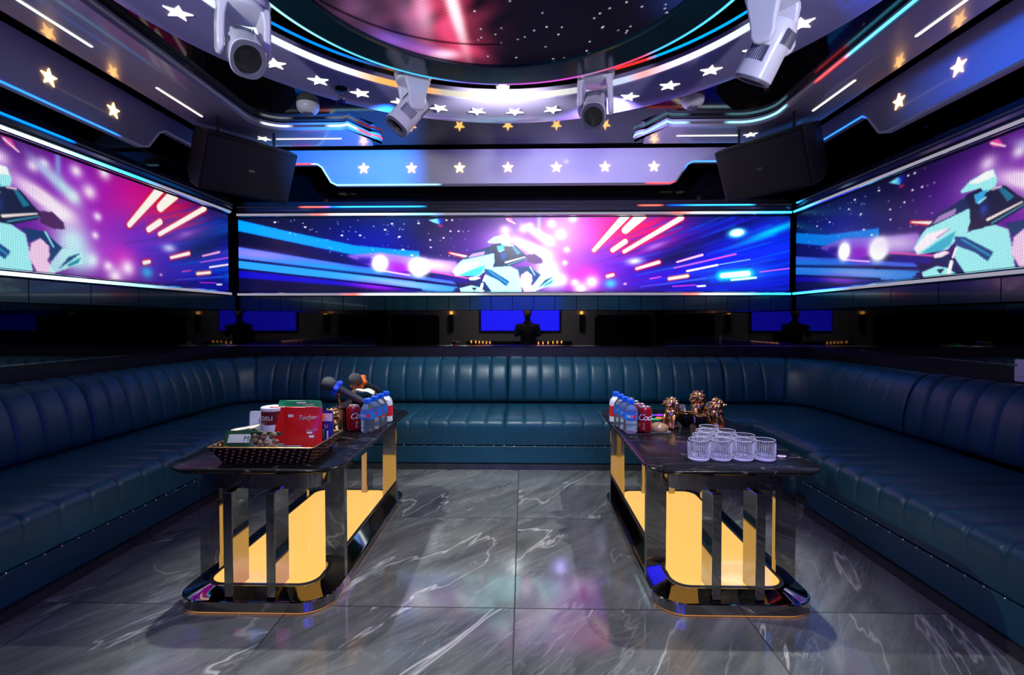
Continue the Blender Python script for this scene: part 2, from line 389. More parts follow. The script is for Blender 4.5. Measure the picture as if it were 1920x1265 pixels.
def strip_mb(pts, r, colfn, n=8):
    mb = MB(); mb.tube(pts, r, n, cap=False)
    cols = []
    L = len(pts)
    for i in range(L):
        c = colfn(i/(L-1), pts[i]); cols += [(*c, 1)]*n
    mb.c = cols; return mb
M['strip'] = em_attr('led_and_refl_strip', 2.2)

# ------------------------------------------------------------------ room shell
XL, XR, YB, YF, ZC = -3.90, 3.76, 6.65, -1.0, 3.615
struct(MB().box(XL-.1, XR+.1, YF-.1, YB+.1, -.1, 0).build('floor', 'marble', smooth=False))
struct(MB().box(XL-.1, XR+.1, YF-.1, YB+.1, ZC, ZC+.1).build('ceiling', 'black_gloss', smooth=False))
def wall(name, x0, x1, y0, y1, mats=('black_gloss', 'black_mirror', 'dark_panel')):
    mb = MB()
    mb.box(x0, x1, y0, y1, 1.66, ZC, 0); mb.box(x0, x1, y0, y1, 1.19, 1.66, 1); mb.box(x0, x1, y0, y1, 0, 1.19, 2)
    return struct(mb.build(name, list(mats), smooth=False, recalc=False))
wall('wall_back', XL-.1, XR+.1, YB, YB+.1)
wall('wall_left', XL-.1, XL, YF-.1, YB)
wall('wall_right', XR, XR+.1, YF-.1, YB)
M['front_grey'] = pm('front_grey', (0.30, 0.29, 0.27), 0.45)
struct(MB().box(XL, XR, YF-.1, YF, 0, ZC).build('wall_front', 'front_grey', smooth=False))
# bright edge line of the mirror, dark panel ledge below it
struct(MB().box(XL, XR, YB-.018, YB, 1.18, 1.196).build('trim_1', 'chrome', smooth=False))
struct(MB().box(XL, XL+.018, 1.0, YB-.02, 1.18, 1.196).build('trim_2', 'smoke_chrome', smooth=False))
struct(MB().box(XR-.018, XR, 1.0, YB-.02, 1.18, 1.196).build('trim_3', 'smoke_chrome', smooth=False))
# teal acrylic band under the screens, in pieces with fine joints
def band(name, p0, p1, nrm, z0, z1, step):
    mb = MB(); p0, p1 = Vector((*p0, 0)), Vector((*p1, 0)); d = p1-p0; n = max(1, round(d.length/step)); nn = Vector((*nrm, 0))
    for i in range(n):
        a = p0+d*(i/n)+d.normalized()*.004; b = p0+d*((i+1)/n)-d.normalized()*.004
        q = [a, b, b-nn*.06, a-nn*.06]
        mb.loft([[(v.x, v.y, z0) for v in q], [(v.x, v.y, z1) for v in q]])
    return struct(mb.build(name, 'teal_acrylic', smooth=False))
XLs, XRs, YBs = -3.82, 3.53, 6.585      # screen planes
band('trim_4', (XLs, YBs-.002), (XRs, YBs-.002), (0, -1), 1.665, 1.855, .28)
band('trim_5', (XLs-.005, 1.0), (XLs-.005, YBs-.07), (1, 0), 1.665, 1.855, .55)
band('trim_6', (XRs+.005, 1.0), (XRs+.005, YBs-.07), (-1, 0), 1.665, 1.855, .55)

# ------------------------------------------------------------------ the picture shown on the three LED walls
W, H = 1040, 138
def paint():
    yy, xx = np.mgrid[0:H, 0:W].astype(np.float64)
    img = np.zeros((H, W, 3)); img[:] = (10, 9, 45)
    A = lambda x, y: (430+x/5.333-440, 395+y/5.333-408)
    B = lambda x, y: (780+x/5.333-440, 395+y/5.333-408)
    Cc = lambda x, y: (1130+x/5.333-440, 395+y/5.333-408)
    def mix(a, col):
        a = np.clip(a, 0, 1)[..., None]; img[:] = img*(1-a)+np.array(col, float)*a
    def blob(p, rx, ry, col, amp=1.0, rot=0.0, add=False, pw=1.0):
        dx, dy = xx-p[0], yy-p[1]; c, s = math.cos(rot), math.sin(rot)
        d2 = ((dx*c+dy*s)/rx)**2+((-dx*s+dy*c)/ry)**2
        a = np.exp(-d2**pw)*amp
        if add: img[:] = img+np.array(col, float)*a[..., None]
        else: mix(a, col)
    def seg(p, q, w0, w1, col, amp=1.0, soft=1.5, add=False):
        px, py = p; qx, qy = q; L2 = (qx-px)**2+(qy-py)**2
        t = np.clip(((xx-px)*(qx-px)+(yy-py)*(qy-py))/L2, 0, 1)
        d = np.hypot(xx-(px+t*(qx-px)), yy-(py+t*(qy-py))); wd = w0+(w1-w0)*t
        a = np.clip((wd-d)/soft+.5, 0, 1)*amp
        if add: img[:] = img+np.array(col, float)*a[..., None]
        else: mix(a, col)
    def poly(pts, col, amp=1.0, blur=1):
        ins = np.zeros((H, W), bool)
        n = len(pts)
        for i in range(n):
            x0, y0 = pts[i]; x1, y1 = pts[(i+1) % n]
            if y0 == y1: continue
            c = ((y0 > yy) != (y1 > yy)) & (xx < (x1-x0)*(yy-y0)/(y1-y0)+x0); ins ^= c
        a = ins.astype(float)
        for _ in range(blur):
            p = np.pad(a, 1, mode='edge'); a = (p[1:-1, 1:-1]*2+p[:-2, 1:-1]+p[2:, 1:-1]+p[1:-1, :-2]+p[1:-1, 2:])/6
        mix(a*amp, col)
    # broad colour fields
    blob((270, 45), 120, 45, (6, 6, 165), .9); blob((60, 110), 160, 30, (8, 6, 60), .8)
    blob((380, 20), 60, 30, (14, 8, 50), .7)
    blob((900, 90), 190, 90, (4, 20, 235), .95); blob((1010, 60), 90, 60, (4, 40, 240), .8)
    blob((600, 60), 150, 90, (150, 20, 215), 1.0); blob((700, 20), 100, 50, (250, 10, 190), .9); blob((760, 25), 70, 42, (240, 5, 90), .9)
    blob((640, 110), 90, 40, (215, 60, 230), .8); blob((770, 95), 70, 40, (70, 10, 220), .75); blob((470, 60), 70, 45, (90, 20, 180), .7)
    blob((700, 80), 40, 26, (120, 20, 230), .6); blob((665, 108), 22, 18, (255, 20, 200), .6); blob((590, 20), 40, 20, (180, 60, 240), .7)
    blob((830, 70), 60, 18, (8, 6, 60), .85, rot=-.35); blob((930, 25), 60, 10, (4, 6, 70), .7, rot=-.4)
    rng = np.random.RandomState(3)
    for _ in range(110):   # motion streaks right
        x = rng.uniform(740, 1040); y = rng.uniform(0, 138); ln = rng.uniform(40, 160); sl = -.10-.32*(1-y/138)
        c = [(0, 60, 255), (0, 140, 255), (20, 10, 120), (10, 5, 60), (30, 30, 255)][rng.randint(5)]
        seg((x-ln/2, y-sl*ln/2), (x+ln/2, y+sl*ln/2), .6, rng.uniform(.8, 3), c, rng.uniform(.15, .45), 3)
    blob(Cc(1700, 210), 60, 7, (0, 190, 255), .9, rot=-.36); blob(Cc(1350, 640), 50, 12, (0, 160, 255), .8, rot=-.1)
    # road / streak bands left
    poly([A(40, 75), A(40, 190), A(1150, 420), A(1900, 560), A(1900, 400), A(1250, 340), A(540, 190)], (0, 140, 255), 1, 3)
    poly([A(40, 350), A(40, 465), A(1900, 680), B(420, 745), B(380, 700), B(0, 640), A(1700, 600), A(1100, 520)], (70, 110, 255), 1, 3)
    poly([A(40, 485), A(40, 570), A(1900, 790), B(350, 810), B(430, 760), B(0, 700)], (30, 140, 255), 1, 3)
    blob(A(250, 430), 60, 9, (150, 120, 235), .7, rot=.1); blob(A(1700, 720), 90, 8, (150, 180, 250), .8, rot=.12)
    poly([A(40, 590), A(40, 660), A(800, 720), A(1900, 800), A(1900, 780), A(900, 660)], (16, 8, 200), .9, 4)
    blob(A(1450, 750), 50, 7, (150, 20, 230), .9, rot=.12)
    seg(A(40, 480), A(1920, 700), 1.1, 1.4, (5, 5, 60), .9); seg(A(40, 572), A(1920, 785), 1.6, 1.6, (5, 5, 60), .9)
    blob(A(1000, 560), 120, 6, (0, 150, 255), .6, rot=.11)
    # haze of headlights
    poly([A(1150, 440), A(1500, 410), A(1920, 470), B(400, 500), B(500, 640), B(0, 600), A(1500, 600)], (180, 120, 245), .85, 8)
    blob(A(1330, 500), 26, 9, (30, 10, 150), .9)
    blob(A(1700, 570), 22, 14, (170, 10, 225), .8, rot=.3)
    seg(A(1500, 590), A(1800, 640), 1.2, 1.2, (255, 190, 250), 1)
    blob(A(1500, 520), 15, 15, (255, 255, 255), 1.4, pw=2); blob(A(1900, 560), 20, 18, (255, 255, 255), 1.4, pw=2)
    blob(B(200, 540), 45, 12, (235, 215, 255), .8, rot=.15); seg(B(150, 600), B(520, 670), 1.5, 1.5, (255, 90, 200), .9)
    seg(B(0, 695), B(520, 750), 2, 1, (5, 4, 80), .95); seg(B(200, 650), B(500, 700), 4, 4, (30, 20, 200), .6)
    # magenta sky detail and bokeh
    poly([B(900, 70), B(960, 70), B(1000, 130), B(930, 110)], (255, 60, 170), 1, 2); seg(B(920, 85), B(1000, 130), 1.2, 1, (255, 220, 230))
    for x, y, r in ((900, 195, 9), (1080, 185, 7), (1365, 130, 8), (1460, 240, 10), (1520, 390, 6), (1500, 520, 5), (1340, 300, 9), (1770, 710, 12), (1600, 715, 7), (1470, 690, 10), (1660, 780, 12), (1150, 150, 6), (1580, 80, 9)):
        blob(B(x, y), r*1.1, r, (255, 235, 255), .95)
    blob(B(1260, 250), 30, 9, (200, 250, 255), .95, rot=.6); blob(B(1240, 120), 4, 24, (150, 190, 255), .8); blob(B(1150, 190), 20, 5, (190, 210, 255), .8, rot=.6)
    blob(B(1330, 590), 26, 26, (205, 240, 255), 1.0, pw=1.2); blob(B(1380, 700), 22, 16, (190, 250, 255), .85)
    blob(B(1120, 350), 36, 10, (255, 230, 248), 1.2, rot=.4, pw=1.4); blob(B(880, 300), 40, 26, (225, 160, 255), .6)
    blob(B(1250, 430), 26, 14, (255, 240, 255), 1.0)
    # stars left
    for _ in range(70):
        x = rng.uniform(70, 440); y = rng.uniform(2, 20+60*min(1, max(.1, (x-60)/160)))
        blob((x, y), rng.uniform(.8, 1.6), .9, (200, 225, 255), rng.uniform(.4, 1))
    for x, y in ((430, 105), (740, 155), (1115, 240), (1300, 240), (1700, 255), (1735, 383), (1825, 440), (1625, 125), (1895, 122), (1555, 185)):
        blob(A(x, y), 2.4, 1.3, (255, 255, 255), 1.2)
    for x, y in ((432, 202), (350, 202), (280, 268), (145, 288), (150, 362), (310, 92), (367, 92)):
        blob(B(x, y), 1.8, 1.3, (255, 255, 255), 1.2)
    poly([B(125, 90), B(225, 75), B(245, 100), B(235, 135), B(170, 110)], (120, 240, 255), 1, 2); blob(B(245, 100), 6, 7, (10, 60, 255), .7); blob(B(250, 148), 4, 2, (240, 40, 90), .9)
    seg(B(340, 418), B(520, 462), 2.6, 3.4, (255, 40, 60), 1, 3); seg(B(350, 420), B(520, 458), 1, 2.2, (255, 240, 225), 1)
    # rider and motorcycle
    LT = (165, 250, 255); TL = (35, 190, 225); DK = (3, 30, 70); WH = (255, 255, 255)
    poly([B(370, 600), B(440, 510), B(480, 480), B(700, 440), B(790, 420), B(800, 500), B(780, 560), B(700, 600), B(640, 650), B(400, 648)], LT, 1, 1)
    poly([B(375, 600), B(480, 520), B(640, 515), B(640, 530), B(500, 600), B(400, 640)], (255, 240, 255), 1, 2)
    poly([B(440, 640), B(560, 590), B(700, 540), B(660, 620), B(580, 655)], TL, .8, 2)
    seg(B(560, 560), B(655, 520), .8, .4, (220, 60, 160), .8)
    poly([B(475, 485), B(560, 415), B(780, 345), B(800, 400), B(790, 420), B(700, 440), B(560, 470)], (4, 50, 110), 1, 1)
    poly([B(520, 465), B(570, 425), B(700, 400), B(690, 438), B(560, 465)], (190, 150, 215), 1, 1)
    poly([B(760, 340), B(860, 320), B(960, 345), B(1010, 350), B(1080, 420), B(1120, 450), B(1110, 490), B(930, 560), B(800, 560), B(790, 430)], DK, 1, 1)
    poly([B(720, 310), B(790, 260), B(880, 240), B(935, 235), B(960, 300), B(950, 340), B(880, 360), B(860, 325), B(740, 325)], LT, 1, 1)
    poly([B(780, 275), B(880, 240), B(930, 238), B(945, 280), B(840, 290)], WH, 1, 1)
    poly([B(815, 350), B(900, 340), B(870, 400), B(830, 410)], (60, 190, 255), 1, 1); seg(B(850, 405), B(890, 385), 1.6, 1.2, LT)
    blob(B(880, 450), 5, 7, (40, 90, 230), .8); poly([B(960, 345), B(1000, 350), B(1060, 420), B(1020, 440)], (20, 150, 190), .9, 1)
    seg(B(930, 350), B(990, 345), 1, 1, (255, 200, 230)); seg(B(990, 345), B(1080, 430), .8, .8, (10, 20, 50))
    seg(B(905, 515), B(1100, 460), 1.8, 1, (255, 235, 225)); seg(B(930, 540), B(1110, 475), .8, .6, (90, 200, 230))
    poly([B(780, 545), B(800, 500), B(930, 530), B(920, 565), B(840, 555)], DK, 1, 1)
    poly([B(1110, 440), B(1200, 430), B(1270, 480), B(1280, 520), B(1200, 530), B(1120, 510)], (95, 45, 110), 1, 1)
    poly([B(700, 570), B(800, 560), B(950, 550), B(1030, 590), B(1050, 680), B(1070, 800), B(740, 800), B(690, 700), B(700, 640)], LT, 1, 1)
    poly([B(690, 575), B(760, 590), B(945, 705), B(910, 752), B(830, 690), B(700, 630)], (10, 80, 160), 1, 1); seg(B(740, 600), B(920, 720), 1.2, 1.2, TL, .8)
    poly([B(1010, 560), B(1140, 555), B(1230, 620), B(1260, 640), B(1190, 720), B(1160, 720), B(1180, 650), B(1120, 600), B(1050, 640), B(1040, 600)], (5, 70, 130), 1, 1)
    seg(B(1150, 560), B(1200, 640), 1.2, 1, LT)
    poly([B(1060, 640), B(1120, 600), B(1170, 640), B(1175, 700), B(1160, 730), B(1210, 800), B(1090, 800), B(1045, 720)], (250, 205, 240), 1, 1)
    poly([B(1160, 800), B(1180, 740), B(1260, 640), B(1400, 650), B(1395, 720), B(1220, 795)], (190, 250, 255), .9, 1)
    poly([B(1235, 770), B(1300, 690), B(1385, 655), B(1330, 700)], (5, 90, 130), 1, 1); poly([B(1290, 740), B(1390, 680), B(1370, 720), B(1300, 755)], (30, 170, 190), 1, 1)
    poly([B(520, 700), B(620, 680), B(700, 720), B(760, 800), B(640, 800), B(600, 730)], (4, 40, 100), 1, 1)
    poly([B(440, 770), B(560, 740), B(640, 760), B(700, 800), B(450, 800)], LT, 1, 1); seg(B(670, 730), B(650, 800), 2.6, 2.6, WH); seg(B(700, 650), B(680, 700), 1.5, 1.5, WH)
    poly([B(560, 765), B(620, 765), B(590, 795)], DK, 1, 1); seg(B(400, 775), B(440, 795), 1.2, 1.2, (5, 30, 60))
    poly([B(530, 665), B(620, 650), B(660, 670), B(600, 690), B(540, 690)], (255, 230, 250), 1, 1)
    # hot dashes
    def dash(p, q, w0, w1, halo=(255, 20, 50)):
        seg(p, q, w0+2.2, w1+2.2, halo, .9, 3); seg(p, q, w0, w1, (255, 246, 235), 1, 1.2)
    dash(B(1790, 395), Cc(240, 55), 3.6, 7); dash(Cc(235, 200), Cc(400, 50), 6.5, 9); dash(Cc(110, 395), Cc(235, 310), 4.2, 4.6); dash(Cc(225, 410), Cc(790, 80), 3.2, 4.5)
    dash(Cc(350, 580), Cc(570, 515), 2.2, 2.8); dash(Cc(60, 655), Cc(115, 640), 3, 2.6); dash(Cc(675, 680), Cc(855, 652), 2, 2, (255, 120, 60))
    seg(Cc(750, 515), Cc(1000, 445), 1.6, 2.2, (255, 170, 225)); seg(Cc(720, 575), Cc(1330, 438), .9, 1.4, (240, 80, 235)); seg(Cc(850, 605), Cc(1150, 545), 1.8, 1.8, (255, 230, 250))
    seg(Cc(1150, 545), Cc(1470, 490), .8, .8, (130, 200, 255)); seg(Cc(390, 758), Cc(1040, 675), .6, .8, (90, 110, 255), .8); seg(Cc(710, 755), Cc(940, 742), 1.3, 1.3, (170, 40, 240)); seg(Cc(955, 755), Cc(1030, 750), 1.6, 1.6, (240, 230, 255))
    seg(Cc(1570, 615), Cc(1860, 580), .9, .9, (220, 90, 240)); seg(Cc(485, 680), Cc(590, 660), 1.1, .8, (240, 80, 200))
    blob(Cc(1340, 230), 17, 9, (60, 220, 255), 1.2, rot=-.15, pw=1.5); blob(Cc(1340, 228), 12, 6, WH, 1.2, rot=-.15, pw=2)
    seg(Cc(1190, 650), Cc(1460, 630), 9, 9, (0, 200, 255), .9, 8); seg(Cc(1200, 650), Cc(1450, 630), 4.5, 5, WH, 1, 3); seg(Cc(1290, 692), Cc(1530, 670), 2, 2, (190, 245, 255))
    blob(Cc(330, 505), 16, 7, (210, 215, 255), .95, rot=-.1); blob(Cc(90, 725), 12, 9, (60, 190, 255), .95); blob(Cc(530, 360), 24, 5, (190, 150, 250), .6, rot=-.3); blob(Cc(235, 730), 3, 2, (255, 190, 240), 1)
    img[:] = np.clip(img, 0, 255)
    s = img/255.0
    l = np.where(s > .04045, ((s+.055)/1.055)**2.4, s/12.92)
    lum = l.mean(2, keepdims=True)
    return l*(1+.8*lum**1.5)
IMG = paint()
def sample(f, v):
    x = np.clip(f, 0, 1)*(W-1); y = np.clip(v, 0, 1)*(H-1)
    x0 = np.floor(x).astype(int); y0 = np.floor(y).astype(int); x1 = np.minimum(x0+1, W-1); y1 = np.minimum(y0+1, H-1)
    fx = (x-x0)[..., None]; fy = (y-y0)[..., None]
    return (IMG[y0, x0]*(1-fx)*(1-fy)+IMG[y0, x1]*fx*(1-fy)+IMG[y1, x0]*(1-fx)*fy+IMG[y1, x1]*fx*fy)
def fast_grid(name, P, Cl, UV, mat, parent=None, keep=None):
    """P (ny,nx,3) in survey units; Cl colours"""
    ny, nx = P.shape[:2]
    idx = np.arange(ny*nx).reshape(ny, nx)
    q = np.stack([idx[:-1, :-1], idx[:-1, 1:], idx[1:, 1:], idx[1:, :-1]], -1).reshape(-1, 4)
    if keep is not None:
        k = (keep[:-1, :-1] & keep[:-1, 1:] & keep[1:, 1:] & keep[1:, :-1]).ravel(); q = q[k]
    me = bpy.data.meshes.new(name); co = (P*S).reshape(-1, 3).astype(np.float32)
    me.vertices.add(len(co)); me.vertices.foreach_set('co', co.ravel())
    me.loops.add(q.size); me.loops.foreach_set('vertex_index', q.ravel().astype(np.int32))
    me.polygons.add(len(q)); me.polygons.foreach_set('loop_start', (np.arange(len(q))*4).astype(np.int32)); me.polygons.foreach_set('loop_total', np.full(len(q), 4, np.int32))
    me.update(calc_edges=True)
    at = me.color_attributes.new('Col', 'FLOAT_COLOR', 'POINT')
    c4 = np.ones((len(co), 4), np.float32); c4[:, :3] = Cl.reshape(-1, 3); at.data.foreach_set('color', c4.ravel())
    uvl = me.uv_layers.new(name='UVMap'); uvs = (UV*S).reshape(-1, 2)[q.ravel()].astype(np.float32); uvl.data.foreach_set('uv', uvs.ravel())
    me.materials.append(mat); me.validate()
    ob = bpy.data.objects.new(name, me); COL.objects.link(ob)
    if parent is not None: ob.parent = parent
    return ob
SCR = em_attr('led_wall_pixels', 1.25)
SCR2 = em_attr('led_wall_pixels_near', 0.62, led_pitch=0.0085)
ZT, ZB = 2.885, 1.915
def led_wall(name, label, p0, p1, nrm, f0, f1, nx, mat, strip_fn_top, strip_fn_bot):
    r = thing(name, label, 'led screen', (p0[0], p0[1], 0), group='video walls around the room')
    p0 = np.array(p0, float); p1 = np.array(p1, float); ny = 138 if nx > 900 else 138
    tt, vv = np.meshgrid(np.linspace(0, 1, nx), np.linspace(0, 1, ny))
    P = np.zeros((ny, nx, 3)); P[..., 0] = p0[0]+(p1[0]-p0[0])*tt-p0[0]; P[..., 1] = p0[1]+(p1[1]-p0[1])*tt-p0[1]; P[..., 2] = ZT+(ZB-ZT)*vv
    L = np.hypot(*(p1-p0)); UV = np.stack([tt*L, (1-vv)*(ZT-ZB)], -1)
    fast_grid('screen', P, sample(f0+(f1-f0)*tt, vv), UV, mat, r)
    n3 = Vector((nrm[0], nrm[1], 0)); a = Vector((0, 0, 0)); b = Vector((p1[0]-p0[0], p1[1]-p0[1], 0)); d = b.normalized()
    mb = MB(); q = [a-n3*.012, b-n3*.012, b-n3*.06, a-n3*.06]
    mb.loft([[(v.x, v.y, ZB-.04) for v in q], [(v.x, v.y, ZT+.04) for v in q]]); mb.build('cabinet', 'black_matt', r, smooth=False)
    for nm, z, fn in (('top_trim', ZT+.05, strip_fn_top), ('bottom_trim', ZB-.038, strip_fn_bot)):
        mb = MB(); mb.tube([a+n3*.0+Vector((0, 0, z)), b+Vector((0, 0, z))], .034, 14); t = mb.build(nm, 'chrome', r)
        pts = [a+d*((b-a).length*i/60)+n3*.031+Vector((0, 0, z-.004)) for i in range(61)]
        strip_mb([tuple(p) for p in pts], .015, fn).build('led_and_refl_strip', 'strip', t)  # glowing line standing in for coloured reflections along the chrome trim
    return r
def ramp(stops):
    def fn(t, p):
        for (t0, c0), (t1, c1) in zip(stops[:-1], stops[1:]):
            if t <= t1:
                k = max(0, min(1, (t-t0)/(t1-t0+1e-9))); return tuple(c0[i]*(1-k)+c1[i]*k for i in range(3))
        return stops[-1][1]
    return fn
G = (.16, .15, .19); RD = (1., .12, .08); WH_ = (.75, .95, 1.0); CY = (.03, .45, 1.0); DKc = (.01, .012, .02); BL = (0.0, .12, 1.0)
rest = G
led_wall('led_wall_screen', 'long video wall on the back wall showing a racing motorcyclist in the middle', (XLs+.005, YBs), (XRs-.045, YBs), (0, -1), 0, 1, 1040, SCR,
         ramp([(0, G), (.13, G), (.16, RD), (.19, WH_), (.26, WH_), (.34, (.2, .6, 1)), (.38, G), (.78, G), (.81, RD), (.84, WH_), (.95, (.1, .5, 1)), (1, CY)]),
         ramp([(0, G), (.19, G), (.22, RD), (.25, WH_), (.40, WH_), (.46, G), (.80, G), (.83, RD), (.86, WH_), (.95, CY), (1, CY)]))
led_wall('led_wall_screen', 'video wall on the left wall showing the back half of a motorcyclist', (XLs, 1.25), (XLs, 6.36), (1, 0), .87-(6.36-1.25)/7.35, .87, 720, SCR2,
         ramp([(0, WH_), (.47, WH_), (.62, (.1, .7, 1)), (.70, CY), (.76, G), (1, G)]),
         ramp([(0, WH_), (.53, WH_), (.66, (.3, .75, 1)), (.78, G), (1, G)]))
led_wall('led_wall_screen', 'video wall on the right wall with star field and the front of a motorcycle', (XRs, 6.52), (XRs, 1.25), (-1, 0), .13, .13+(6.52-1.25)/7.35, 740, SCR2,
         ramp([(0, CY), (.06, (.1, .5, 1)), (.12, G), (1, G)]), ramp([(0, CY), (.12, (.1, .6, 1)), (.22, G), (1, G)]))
# ledge band above the screens with a second light line
def ledge(name, label, p0, p1, nrm, fn, z=3.05):
    r = thing(name, label, 'light ledge', (p0[0], p0[1], 0), group='light ledges above the video walls')
    n3 = Vector((*nrm, 0)); a = Vector((0, 0, 0)); b = Vector((p1[0]-p0[0], p1[1]-p0[1], 0)); loops = []
    prof = [(.0, 2.965), (.035, 2.975), (.045, 3.0), (.03, 3.03), (.0, 3.06), (-.02, 3.11), (-.06, 3.11), (-.06, 2.965)]
    for e in (a, b): loops.append([tuple(e+n3*d+Vector((0, 0, zz))) for d, zz in prof])
    MB().loft(loops).build('ledge_rail', 'dark_gloss_rail', r)
    pts = [tuple(a+(b-a)*(i/80)+n3*.036+Vector((0, 0, 3.03))) for i in range(81)]
    strip_mb(pts, .010, fn).build('led_and_refl_strip', 'strip', r)
M['dark_gloss_rail'] = pm('dark_gloss_rail', (0.10, 0.10, 0.12), 0.12, .7)
D0 = (0.004, 0.004, 0.008)
ledge('light_ledge', 'slim dark rail with broken blue and red light line above the back screen', (XLs+.005, YBs), (XRs-.045, YBs), (0, -1),
      ramp([(0, D0), (.12, D0), (.125, RD), (.16, RD), (.17, BL), (.2, CY), (.335, CY), (.345, D0), (.73, D0), (.735, RD), (.77, RD), (.775, D0), (.80, BL), (.83, CY), (.93, CY), (.935, D0), (1, D0)]))
ledge('light_ledge', 'slim dark rail with blue light line above the left screen', (XLs, 1.25), (XLs, 6.4), (1, 0), ramp([(0, BL), (.55, (0, .2, 1)), (.56, D0), (1, D0)]))
ledge('light_ledge', 'slim dark unlit rail above the right screen', (XRs, 6.45), (XRs, 1.25), (-1, 0), ramp([(0, CY), (.04, D0), (1, D0)]))

# ------------------------------------------------------------------ ceiling: star ring and round screen
CX, CY0 = -.13, 2.318
ring = thing('ceiling_star_ring', 'wide glossy lilac-grey ring with white star lights around the round ceiling screen', 'ceiling light', (CX, CY0, 3.3))
def ringloop(r, z, n=128): return [(r*math.cos(2*PI*i/n), r*math.sin(2*PI*i/n), z) for i in range(n)]
mb = MB()
mb.loft([ringloop(1.74, .31), ringloop(1.74, .10), ringloop(1.72, .09), ringloop(1.72, .004), ringloop(1.725, 0), ringloop(2.18, 0), ringloop(2.185, .006), ringloop(2.185, .31)], False, False)
mb.build('panel', 'ring_lacquer', ring, angle=50, recalc=False)
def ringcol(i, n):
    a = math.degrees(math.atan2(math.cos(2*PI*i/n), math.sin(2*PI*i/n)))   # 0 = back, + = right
    st = [(-180, WH_), (-60, WH_), (-42, (.9, .95, 1)), (-34, (1, .45, .12)), (-22, (1, .35, .06)), (-17, (.5, .45, .35)), (-8, (.9, .88, .75)), (3, (1, 1, .9)), (10, (.9, .88, .75)), (20, (.5, .5, .55)), (32, (.5, .6, .8)), (36, (1, .35, .35)), (44, (.9, .8, 1)), (60, WH_), (180, WH_)]  # pale stops near the back paint in the rim lamp's bright patch
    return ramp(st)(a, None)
def ring_strip(r, z0, z1, fn, parent, name='led_and_refl_strip', n=256):
    mb = MB(); mb.loft([ringloop(r, z0, n), ringloop(r, z1, n)], False, False); mb.c = [(*fn(i, n), 1) for _ in range(2) for i in range(n)]
    return mb.build(name, 'strip_soft', parent, recalc=False)
M['strip_soft'] = em_attr('led_and_refl_strip_soft', 1.25)
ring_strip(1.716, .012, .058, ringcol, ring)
def ringcol_refl(i, n):
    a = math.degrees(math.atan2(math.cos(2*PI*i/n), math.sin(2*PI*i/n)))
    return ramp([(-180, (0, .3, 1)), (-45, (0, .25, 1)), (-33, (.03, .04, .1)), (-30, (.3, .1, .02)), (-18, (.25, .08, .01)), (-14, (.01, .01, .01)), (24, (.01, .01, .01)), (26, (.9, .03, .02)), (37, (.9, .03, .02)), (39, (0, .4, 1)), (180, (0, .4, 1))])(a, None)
ring_strip(1.733, .135, .155, ringcol_refl, ring)  # glowing band added in place of the lower strip's reflection
mb = MB(); mb.loft([ringloop(1.735, .10), ringloop(1.735, .31)], False, False); mb.build('inner_band', 'black_mirror', ring, recalc=False)
for i in range(38):
    a = math.radians(1.7 + i*360/38); r = 1.93
    T = Matrix.Translation((r*math.sin(a), r*math.cos(a), -.003)) @ Matrix.Rotation(-a, 4, 'Z')
    mb = MB(); mb.prism(star_pts(.078, PI/2), -.004, .006, T=T); mb.build('star_light', 'star_white', ring, smooth=False)

drum = thing('round_ceiling_screen', 'round video screen with dark teal rim at the middle of the ceiling', 'led screen', (-.12, 2.28, 3.23))
nr = 260
gx, gy = np.meshgrid(np.linspace(-1.07, 1.07, nr*2), np.linspace(-1.07, 1.07, nr*2))
def disc_paint(x, y):
    X = x-.12; Y = y+2.28
    c = np.zeros(x.shape+(3,)); c[:] = (.006, .004, .012)
    def add(m, col): c[:] = c+m[..., None]*np.array(col)
    def g(px, py, rx, ry, rot=0):
        dx, dy = X-px, Y-py; cc, s = math.cos(rot), math.sin(rot)
        return np.exp(-(((dx*cc+dy*s)/rx)**2+((-dx*s+dy*cc)/ry)**2))
    lf = 1/(1+np.exp((X+.25)/.05))
    nz = .5+.5*np.sin(X*23+3*np.sin(Y*9))*np.sin(X*9-Y*6+1)
    add(lf*nz, (.10, .03, .08)); add(g(-.45, 2.8, .17, .6)*nz, (.9, .04, .12)); add(g(-.38, 2.7, .028, .33, -.04), (3.0, 1.9, 2.1)); add(g(-.42, 2.9, .09, .26), (.7, .05, .14))
    add(g(-.55, 2.75, .045, .2, .1), (.8, .42, .6)); add(g(-.63, 2.82, .08, .2), (.35, .14, .3)); add(g(-.5, 3.2, .08, .05), (1.8, 1.0, 1.3)); add(g(-.62, 3.15, .12, .06, .5), (.55, .15, .7))
    add(g(-.8, 3.03, .12, .08, .5), (.28, .12, .75)); add(g(-.9, 2.75, .12, .15), (.14, .06, .14)); add(g(-.35, 3.15, .1, .1), (.6, .04, .12)); add(g(.85, 2.6, .15, .2), (.01, .04, .2))
    add(g(-.2, 1.7, .5, .35)*nz, (.5, .15, .7)); add(g(.4, 1.9, .5, .3), (.05, .1, .5)); add(g(.1, 1.45, .3, .2), (.3, .6, .9))
    rng = np.random.RandomState(5)
    for _ in range(150):
        px, py = rng.uniform(-.3, .9), rng.uniform(1.3, 3.3); m = np.exp(-(((X-px)/.0045)**2+((Y-py)/.006)**2)); c[:] = c+m[..., None]*np.array((.8, .85, 1))*rng.uniform(.5, 1.8)
    # dark seam arc
    rr = np.hypot(X+.12, Y-2.05); seam = np.exp(-((rr-1.085+.10*(X+.6))/.012)**2)*(X < -.12)
    c[:] = c*(1-.92*seam[..., None])
    return c
P = np.zeros(gx.shape+(3,)); P[..., 0] = gx; P[..., 1] = -gy; P[..., 2] = 0
